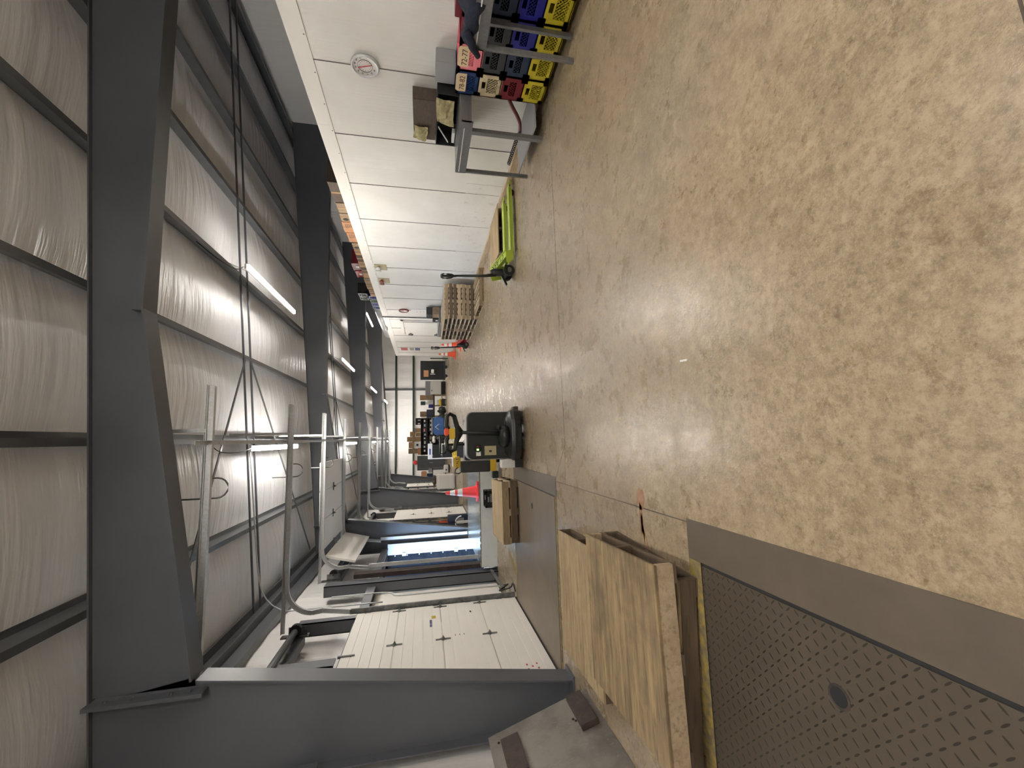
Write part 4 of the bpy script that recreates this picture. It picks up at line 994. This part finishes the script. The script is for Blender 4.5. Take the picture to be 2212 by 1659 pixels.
MB().lathe([(.06, 0), (.06, -.008), (.05, -.012)], (-.19, -.121, .70), 'y', 20).build('gauge', 'dblack', t)
MB().box(-.225, -.20, -.1365, -.133, .69, .72).build('green_lamp', 'ledg', t); MB().box(-.18, -.155, -.1365, -.133, .69, .72).build('red_lamp', 'ledr', t)
MB().box(.36, .44, -.16, .02, .06, .14).build('caster_guard', 'rustblock', t, .006)
MB().box(-.50, -.37, -.16, .06, .14, .34).build('step_cover', 'whitep', t, .006)
MB().box(-.50, -.38, -.16, .06, .03, .138).build('step_rubber', 'rubber', t, .006)
for s in (-1, 1):
    c = s*.25; MB().box(c-.085, c+.085, .17, 1.35, .06, .10).build('fork', 'blackp2', t)
    MB().lathe([(.04, -.05), (.04, .05)], (c, 1.22, .041), 'x', 12).build('fork_roller', 'rubber', t)
    MB().lathe([(.045, -.03), (.045, .03)], (s*.35, .0, .046), 'x', 14).build('stabilizer_caster', 'rubber', t)
# second truck behind: yellow chassis, black battery box
t = thing('pallet_truck', 'yellow and black powered pallet truck parked behind the black one', 'pallet truck', (-.22, 8.62, 0), 0)
MB().box(-.44, .30, -.18, .18, .10, .22).build('chassis', 'yellow', t, .01)
MB().box(-.45, -.24, -.17, .16, .221, .80).build('battery_box', 'blackp2', t, .012)
MB().box(-.22, .20, -.16, .16, .221, .72).build('motor_cover', 'blackp2', t, .02)
MB().box(-.36, -.14, -.14, .12, .805, .93).build('control_cover', 'yellow', t, .02)
MB().box(-.34, -.16, -.13, .11, .932, .955).build('control_top', 'whitep', t, .01)
text('lettering', 'YALE', .08, 'ink', t, (-.25, -.1425, .865), (1, 0, 0), (0, 0, 1), .001)
MB().tube([(-.30, -.1, .81), (-.38, -.14, .90), (-.45, -.12, .92), (-.47, -.08, .84), (-.44, -.05, .78)], .012, 7).build('charging_cable', 'rubber', t, smooth=True)
MB().box(-.60, -.46, .0, .16, .03, .15).build('fork_tip_guard', 'green', t, .008)
for s in (-1, 1):
    MB().box(s*.22-.08, s*.22+.08, .19, 1.2, .06, .10).build('fork', 'blackp2', t); MB().lathe([(.05, -.03), (.05, .03)], (s*.25, 0, .051), 'x', 14).build('caster', 'rubber', t)
MB().tube([(.10, -.05, .70), (.10, -.1, 1.08)], .025, 10).build('tiller_arm', 'blackp', t)
MB().tube([(.10, -.1, 1.06), (-.06, -.12, 1.10), (-.07, -.12, 1.20), (.27, -.12, 1.20), (.26, -.12, 1.10), (.10, -.1, 1.06)], .018, 8).build('handle_loop', 'blackp', t, smooth=True)
# tall charger frame beyond
t = thing('lift_stacker', 'black stacker with white edged backrest and yellow base panel', 'stacker', (-.30, 11.9, 0), 0)
MB().box(-.23, .20, -.03, .10, .63, .74).build('base_panel', 'yellow', t, .008)
text('lettering', 'CLEAN', .10, 'ink', t, (-.0, -.032, .685), (1, 0, 0), (0, 0, 1), .001)
MB().box(-.20, .14, -.02, .08, .76, 1.02).build('lower_panel', 'blackp', t, .006)
MB().box(-.20, .14, -.02, .08, 1.06, 1.26).build('upper_panel', 'blackp', t, .006)
mb = MB().box(-.24, -.215, -.03, .09, .60, 1.41); mb.build('white_side_edge', 'whitep', t)
MB().box(-.215, .18, -.03, .09, 1.29, 1.41).build('white_head_panel', 'whitep', t, .006)
MB().box(-.12, .04, -.033, -.03, 1.33, 1.37).build('printed_mark', 'signblue', t)
MB().box(-.23, .20, -.02, .25, .06, .62).build('base_box', 'blackp2', t, .01)
for s in (-1, 1): MB().lathe([(.05, -.02), (.05, .02)], (s*.18, 0, .051), 'x', 14).build('wheel', 'rubber', t)
# ------------------------------------------------------------------ leaning dock plate (foreground, lower left in the room)
t = thing('dock_plate', 'scratched grey steel dock plate leaning on the foreground column, two brown legs on it', 'dock plate', (-2.42, 4.17, 0), 0)
ang = math.atan2(.24, .93)
def pp(y, s, n=0):   # point on the plate: y along wall, s up the slope, n out of plate
    return (-.255*s/.96*1.0 - 0 + n*.965, y, .925*s/.96 + n*.26)
mb = MB(); A = [pp(0, 0), pp(-1.45, 0), pp(-1.45, .98), pp(-.04, .98)]; B = [pp(0, 0, .012), pp(-1.45, 0, .012), pp(-1.45, .98, .012), pp(-.04, .98, .012)]
va = [mb.bm.verts.new(p) for p in A]; vb = [mb.bm.verts.new(p) for p in B]
mb.bm.faces.new(va); mb.bm.faces.new(vb)
for i in range(4): mb.bm.faces.new((va[i], vb[i], vb[(i+1) % 4], va[(i+1) % 4]))
mb.build('plate', 'steelplate', t)
def block(y0, y1, s0, s1, h=.05):
    mb = MB(); c = [(y0, s0), (y1, s0), (y1, s1), (y0, s1)]
    a = [mb.bm.verts.new(pp(y, s, .0125)) for y, s in c]; b = [mb.bm.verts.new(pp(y, s, .0125+h)) for y, s in c]
    mb.bm.faces.new(a); mb.bm.faces.new(b)
    for i in range(4): mb.bm.faces.new((a[i], b[i], b[(i+1) % 4], a[(i+1) % 4]))
    return mb.build('locking_leg', 'rustblock', t, .003)
block(-.06, -.48, .06, .21); block(-.20, -.62, .72, .88)
for y, s in ((-.30, .235), (-.33, .22), (-.16, .90)):
    MB().lathe([(.012, 0), (.012, .004)], pp(y, s, .012), 'x', 10).build('plate_hole', 'dblack', t)
# ------------------------------------------------------------------ far end equipment
t = thing('black_cabinet', 'tall black open cabinet with tan label at the far end of the hall', 'cabinet', (4.44, 27.6, 0), 0)
mb = MB().box(-.60, .60, -.01, .3, .15, 1.74); mb.build('cabinet_body', 'dblack', t)
MB().box(-.44, -.02, -.02, -.011, 1.23, 1.53).build('tan_label', 'card2', t)
mb = MB(); rnd = random.Random(3)
MB().box(-.22, .02, -.20, -.05, .88, 1.06).build('white_device', 'whitep', t, .02); MB().box(-.30, -.26, -.12, -.05, .80, 1.12).build('hook_rail', 'galv', t)
MB().lathe([(.10, -.03), (.10, .03)], (.18, -.12, .11), 'y', 18).build('wheel', 'rubber', t)
MB().lathe([(.10, -.03), (.10, .03)], (-.4, -.12, .11), 'y', 18).build('wheel', 'rubber', t)
MB().box(-.58, .58, -.12, -.011, .16, .24).build('base_shelf', 'blackp2', t)
tag(MB().box(5.12, 5.17, 27.2, 27.3, 0, 1.12).build('upright_post', 'dblack'), 'slim black upright between the far orange cone and the black cabinet', 'post')
tag(MB().box(5.05, 5.45, 29.4, 29.8, 0, 1.05).build('white_bin', 'whitep', None, .01), 'white bin partly hidden behind the black cabinet', 'bin')
t = thing('white_chest', 'light grey chest on a dark base against the far end wall', 'chest', (3.66, 30.9, 0), 0)
MB().box(-.46, .48, 0, .5, .30, 1.05).build('chest_body', 'whitep', t, .015); MB().box(-.42, .44, .02, .48, 0, .29).build('dark_base', 'dblack', t); MB().box(-.25, -.12, -.006, 0, .93, 1.0).build('logo_mark', 'greyp', t)
tag(MB().box(3.20, 4.28, 31.8, 31.86, 0, 1.42).build('grey_board', 'greyp'), 'plain grey board standing behind the light grey chest', 'board')
# workbench with clutter
t = thing('workbench', 'long brown workbench crowded with tools along the far end wall', 'workbench', (2.38, 31.0, 0), 0)
MB().box(-.81, .81, -.1, .6, .76, .88).build('bench_top', 'rustblock', t)
for x in (-.75, .0, .75): MB().box(x-.05, x+.05, -.08, .02, 0, .76).build('bench_leg', 'woodx', t)
for z in (.2,): MB().box(-.78, .78, .0, .55, z, z+.03).build('lower_shelf', 'card3', t)
for k, x in enumerate((2.50, 2.70)):
    tag(MB().tube([(x, 30.80, .0), (x, 30.80, .62)], .075, 12).build('paper_roll', 'paper'), 'white cylinder under the workbench, '+('left' if k == 0 else 'right')+' of two', 'roll', 'white cylinders')
Zb = .881
def simple(name, label, x0, x1, y0, y1, z0, z1, m, cat, g=None, bev=.01):
    return tag(MB().box(x0, x1, y0, y1, z0, z1).build(name, m, None, bev), label, cat, g)
simple('cardboard_box', 'brown cardboard box on the top right of the workbench clutter', 2.82, 3.16, 31.0, 31.4, 1.45, 1.80, 'card', 'box')
simple('storage_box', 'tan speckled box on the right end of the workbench', 2.84, 3.14, 31.0, 31.4, Zb, 1.448, 'card3', 'box')
simple('green_jug', 'dark green container above the workbench shelf', 2.46, 2.72, 31.1, 31.4, 1.42, 1.76, 'cgreen', 'container')
simple('white_jug', 'white plastic jug under the dark green container', 2.50, 2.66, 31.0, 31.3, Zb, 1.418, 'whitep', 'jug')
simple('white_jug', 'second white plastic jug, beside the tan speckled box', 2.68, 2.80, 31.0, 31.3, Zb, 1.30, 'whitep', 'jug')
simple('blue_bin', 'bright blue bin on the workbench', 2.24, 2.48, 31.0, 31.3, Zb, 1.20, 'croyal', 'bin')
simple('dark_toolbox', 'dark square toolbox in the middle of the workbench', 1.54, 2.12, 31.0, 31.4, Zb, 1.34, 'cslate', 'toolbox')
simple('olive_box', 'olive box standing on the dark square toolbox', 1.62, 1.98, 31.0, 31.4, 1.342, 1.80, 'card3', 'box')
simple('white_sack', 'white sack slumped on the toolbox beside the olive box', 1.50, 1.60, 30.95, 31.2, 1.342, 1.72, 'paper', 'sack')
t = thing('floor_polisher', 'yellow topped floor machine beneath the workbench', 'floor machine', (2.55, 30.2, 0), 0)
MB().box(-.25, .25, -.2, .2, .08, .30).build('machine_body', 'blackp', t, .03); MB().box(-.22, .24, -.18, .18, .31, .50).build('yellow_top', 'yellow', t, .05); MB().tube([(-.3, 0, .3), (-.4, 0, .52), (-.2, 0, .60)], .015, 6).build('handle', 'galv', t)
for s in (-1, 1): MB().lathe([(.06, -.02), (.06, .02)], (s*.2, -.1, .061), 'x', 12).build('wheel', 'rubber', t)
# shelf rack left of bench with black bins
t = thing('storage_rack', 'black storage rack holding dark bins under the brown cartons', 'rack', (.21, 31.3, 0), 0)
for z in (.35, .87, 1.28, 1.72): MB().box(-1.31, 1.31, -.25, .25, z, z+.03).build('rack_shelf', 'blackp2', t)
for x in (-1.29, 1.29):
    for y in (-.24, .24): MB().box(x-.02, x+.02, y-.02, y+.02, 0, 1.75).build('rack_post', 'blackp2', t)
MB().box(-1.30, 1.30, .255, .27, .30, 1.72).build('gap_darkening_sheet', 'dblack', t)  # dark sheet added so gaps between bins stay dark against the bright wall
rnd = random.Random(11)
nm = ['gear case', 'dark bin', 'grey bin', 'black tub']
k = 0
for zi, z in enumerate((.902, 1.312)):
    x = 1.24
    while x > -.98:
        w = rnd.uniform(.22, .34); h = rnd.uniform(.24, .34) if zi else rnd.uniform(.2, .32)
        mt = rnd.choice(['blackp2', 'cgrey', 'cslate', 'dblack', 'carddk'])
        q = thing('storage_bin', 'dark labelled bin on the %s shelf of the black rack, %s from right' % (['middle', 'top'][zi], ORD[min(9, int((1.24-x)/.27))]), 'bin', (.21+x-w/2, 31.30, z), 0, 'bins on the black rack')
        MB().box(-w/2+.01, w/2-.01, -.2, .2, 0, h).build('bin_body', mt, q, .01); MB().box(-w/2+.06, w/2-.07, -.205, -.2, h*.4, h*.7).build('label', rnd.choice(['paper', 'greyp', 'cpink', 'whitep']), q)
        x -= w+.02; k += 1
tz = 1.752
t = thing('black_container', 'black canister with pale stripes on the right end of the rack top', 'container', (1.28, 31.2, tz), 0)
MB().box(-.24, .24, -.15, .15, 0, .36).build('canister_body', 'dblack', t, .02); MB().box(-.2, -.12, -.155, -.15, .05, .2).build('stripe', 'paper', t); MB().box(.05, .12, -.155, -.15, .03, .2).build('stripe', 'paper', t); MB().box(.06, .20, -.1, .1, .361, .46).build('white_cap', 'paper', t, .03)
simple('white_bar', 'white board standing upright on the rack top beside the cartons', .86, .92, 31.05, 31.35, tz, 2.22, 'paper', 'board')
for (x0, x1, z0, z1, l) in [(.50, .80, 1.752, 2.16, 'brown carton on the rack top, rightmost of the lower cartons'), (.22, .48, 1.752, 2.10, 'brown carton on the rack top, second of the lower cartons from the right'), (.22, .56, 2.162, 2.50, 'brown carton in the upper layer, rightmost'),
        (-.15, .20, 1.752, 2.22, 'brown carton below the tallest carton of the pile'), (-.14, .20, 2.222, 2.70, 'tallest brown carton of the rack top pile'), (-.60, -.17, 2.21, 2.58, 'brown carton directly above the white printed box'), (-.98, -.63, 1.96, 2.60, 'dull brown carton at the left end of the pile')]:
    q = thing('cardboard_carton', l, 'carton', ((x0+x1)/2, 31.25, z0), 0, 'cartons on the rack top'); a, h = (x1-x0)/2, z1-z0
    MB().box(-a, a, -.2, .2, 0, h).build('carton_body', 'card3' if 'dull' in l else 'card', q, .006); MB().box(-.03, .03, -.203, -.2, h*.5, h*.85).build('tape', 'card3', q)
q = thing('printed_box', 'white printed box in the pile of brown cartons on the rack', 'box', (-.37, 31.2, 1.752), 0)
MB().box(-.19, .19, -.2, .2, 0, .45).build('box_body', 'paper', q, .006); MB().box(-.08, .06, -.204, -.2, .16, .30).build('black_print', 'ink', q)
q = thing('pink_carton', 'pale pink carton lying at the left end of the rack top', 'carton', (-.83, 31.2, 1.752), 0); MB().box(-.24, .24, -.2, .2, 0, .20).build('carton_body', 'card2', q, .006)
# blue floor scrubber
t = thing('floor_scrubber', 'blue and grey walk-behind floor scrubber in front of the far workbench', 'floor scrubber', (.82, 27.0, 0), 0)
mb = MB().prism([(-.55, .30), (.45, .30), (.55, .55), (.52, .88), (.35, .98), (-.45, .98), (-.6, .80)], 'y', -.3, .3); mb.build('recovery_tank', 'blue', t, .04)
MB().box(-.55, .50, -.29, .29, .99, 1.06).build('tank_lid', 'greyp', t, .03); MB().box(-.5, .62, -.33, .33, .10, .29).build('scrub_deck', 'blackp2', t, .03)
mb = MB().bar((-.25, -.305, .62), (-.08, -.305, .84), .03, .008, up=(0, 1, 0)); mb.bar((-.08, -.305, .84), (.10, -.305, .60), .03, .008, up=(0, 1, 0)); mb.build('white_logo', 'paper', t)
for s in (-1, 1): MB().lathe([(.10, -.03), (.10, .03)], (s*.35, 0, .102), 'x', 18).build('wheel', 'rubber', t)
MB().tube([(.5, 0, .9), (.72, 0, .98), (.75, .2, .98), (.75, -.2, .98)], .015, 8).build('push_handle', 'blackp', t)
MB().tube([(.45, -.2, .3), (.66, -.25, .2), (.72, -.1, .10), (.70, .2, .06)], .03, 8).build('squeegee_hose', 'blackp', t)
# grey double cabinet on the left of the end wall
t = thing('grey_cabinet', 'wide dark grey metal cabinet with two doors at the left of the end wall', 'cabinet', (-1.68, 31.2, 0), 0)
MB().box(-.50, .52, .0, .5, .03, 2.0).build('cabinet_body', 'steel', t, .01); MB().box(-.49, .0, -.02, -.001, .05, 1.98).build('cabinet_door', 'purlin', t); MB().box(.01, .51, -.02, -.001, .05, 1.98).build('cabinet_door', 'purlin', t); MB().box(.02, .04, -.04, -.021, .9, 1.15).build('door_handle', 'galv', t)
tag(MB().lathe([(.13, 0), (.15, .04), (.15, .22), (.05, .30)], (-1.62, 31.3, 2.002), 'z', 16).build('red_container', 'pinkcone'), 'small red container standing on the dark grey cabinet', 'container')
# odds and ends on the left
t = thing('wire_cage_cart', 'dark wire cart of tools and rags by the fourth column', 'cart', (-2.15, 28.6, 0), 0)
MB().box(-.35, .3, -.2, .2, .95, 1.0).build('cart_shelf', 'blackp2', t); MB().box(-.35, .3, -.2, .2, .12, .16).build('cart_shelf', 'blackp2', t)
for x in (-.33, .28):
    for y in (-.18, .18): MB().box(x-.012, x+.012, y-.012, y+.012, 0, 1.9).build('cart_post', 'galvd', t)
MB().box(-.30, -.05, -.15, .15, 1.001, 1.35).build('blue_case', 'cslate', t, .02); MB().box(.0, .25, -.15, .15, 1.001, 1.25).build('grey_case', 'greyp', t, .02); MB().box(-.28, .1, -.15, .15, 1.36, 1.7).build('tan_pack', 'card2', t, .04)
t = thing('pressure_washer', 'small white engine unit with black base near the far left wall', 'engine unit', (-1.78, 26.2, 0), 0)
MB().box(-.22, .22, -.2, .2, .10, .36).build('engine_housing', 'whitep', t, .03); MB().box(-.24, .24, -.22, .22, .03, .10).build('frame_base', 'blackp', t, .01); MB().tube([(.2, 0, .36), (.22, 0, .60), (.1, 0, .72)], .015, 6).build('handle', 'blackp', t); MB().box(-.10, -.02, -.205, -.2, .18, .26).build('dial_mark', 'ink', t)
t = thing('bulk_container', 'big off-white lidded bin with rounded edges near the third column', 'container', (-2.09, 21.6, 0), 0)
MB().box(-.33, .33, -.30, .40, .03, .93).build('container_body', 'whitep', t, .04); MB().box(-.345, .345, -.315, .415, .80, .84).build('rim_band', 'paper', t, .004)
for k in range(3): MB().box(-.335, .335, -.306, -.3005, .12+.07*k, .16+.07*k).build('body_rib', 'paper', t)
for x in (-.25, .25): MB().lathe([(.03, -.02), (.03, .02)], (x, 0, .0305), 'x', 10).build('caster', 'rubber', t)
def heap(name, label, c, r, m, cat, seed):
    rnd = random.Random(seed); mb = MB()
    bmesh.ops.create_icosphere(mb.bm, subdivisions=3, radius=1)
    for v in mb.bm.verts:
        n = v.co.normalized(); f = 1+.18*math.sin(n.x*7+seed)+.14*math.sin(n.y*9+seed*2)+rnd.uniform(-.05, .05)
        v.co = Vector((c[0]+n.x*r[0]*f, c[1]+n.y*r[1]*f, c[2]+max(-1.0, n.z*f)*r[2]))
    return tag(mb.build(name, m, None), label, cat)
heap('rag_pile', 'dark bundle of rags on top of the off-white lidded bin', (-2.05, 21.62, 1.02), (.27, .25, .085), 'carddk', 'rag pile', 3)
tag(MB().box(-2.0, -1.82, 21.40, 21.8, .935, 1.0).build('white_pipe', 'paper', None, .02), 'white tube lying on the off-white lidded bin', 'tube') if False else None
# blue drum and tools between column two and the second bay door
t = thing('tool_barrel', 'dark blue barrel of long tools beside the second column', 'barrel', (-2.44, 13.3, 0), 0)
MB().lathe([(.15, .0), (.17, .03), (.17, .80), (.16, .82)], (0, 0, 0), 'z', 20).build('barrel_body', 'cslate', t, smooth=True)
mb = MB()
MB().box(-.10, .08, -.175, -.168, .35, .55).build('white_scrawl', 'greyp', t)
MB().bar((.05, 0, .6), (.0, .05, 1.16), .03, .02).build('wooden_handle', 'woodlight', t); MB().bar((-.06, 0, .6), (-.02, -.03, 1.08), .03, .06).build('orange_tool', 'orange', t); MB().bar((-.08, .04, .6), (.08, .02, 1.1), .03, .02).build('wooden_handle', 'woodlight', t)
t = thing('hose_reel', 'looped white hose hanging from a pale post beyond the open door', 'hose', (-2.35, 12.45, 0), 0)
MB().box(-.03, .03, -.03, .03, .0, .62).build('hose_post', 'whitep', t); MB().tube(arc((0, -.03, .48), .17, 0, PI, (1, 0, 0), (0, 0, 1), 12), .015, 7).build('hose_loop', 'whitep', t)
# litter on the concrete
tag(MB().bar((.415, 2.17, .004), (.42, 2.235, .004), .012, .006).build('wood_chip', 'paper'), 'small pale wood chip on the bare concrete floor', 'chip')

for x, y, r, l in ((1.30, 29.6, (.34, .25, .30), 'dark heap of bagged gear left of the workbench'), (1.95, 30.2, (.26, .22, .28), 'dark heap of hoses in front of the workbench'), (.15, 28.6, (.40, .3, .36), 'dark heap of equipment covers under the rack')):
    heap('gear_heap', l, (x, y, r[2]), r, 'blackp2', 'gear heap', int(x*10)+2)
heap('white_rags', 'crumpled white rags on the rack shelf behind the truck handle', (-.02, 28.6, .89), (.25, .2, .10), 'paper', 'rags', 5)
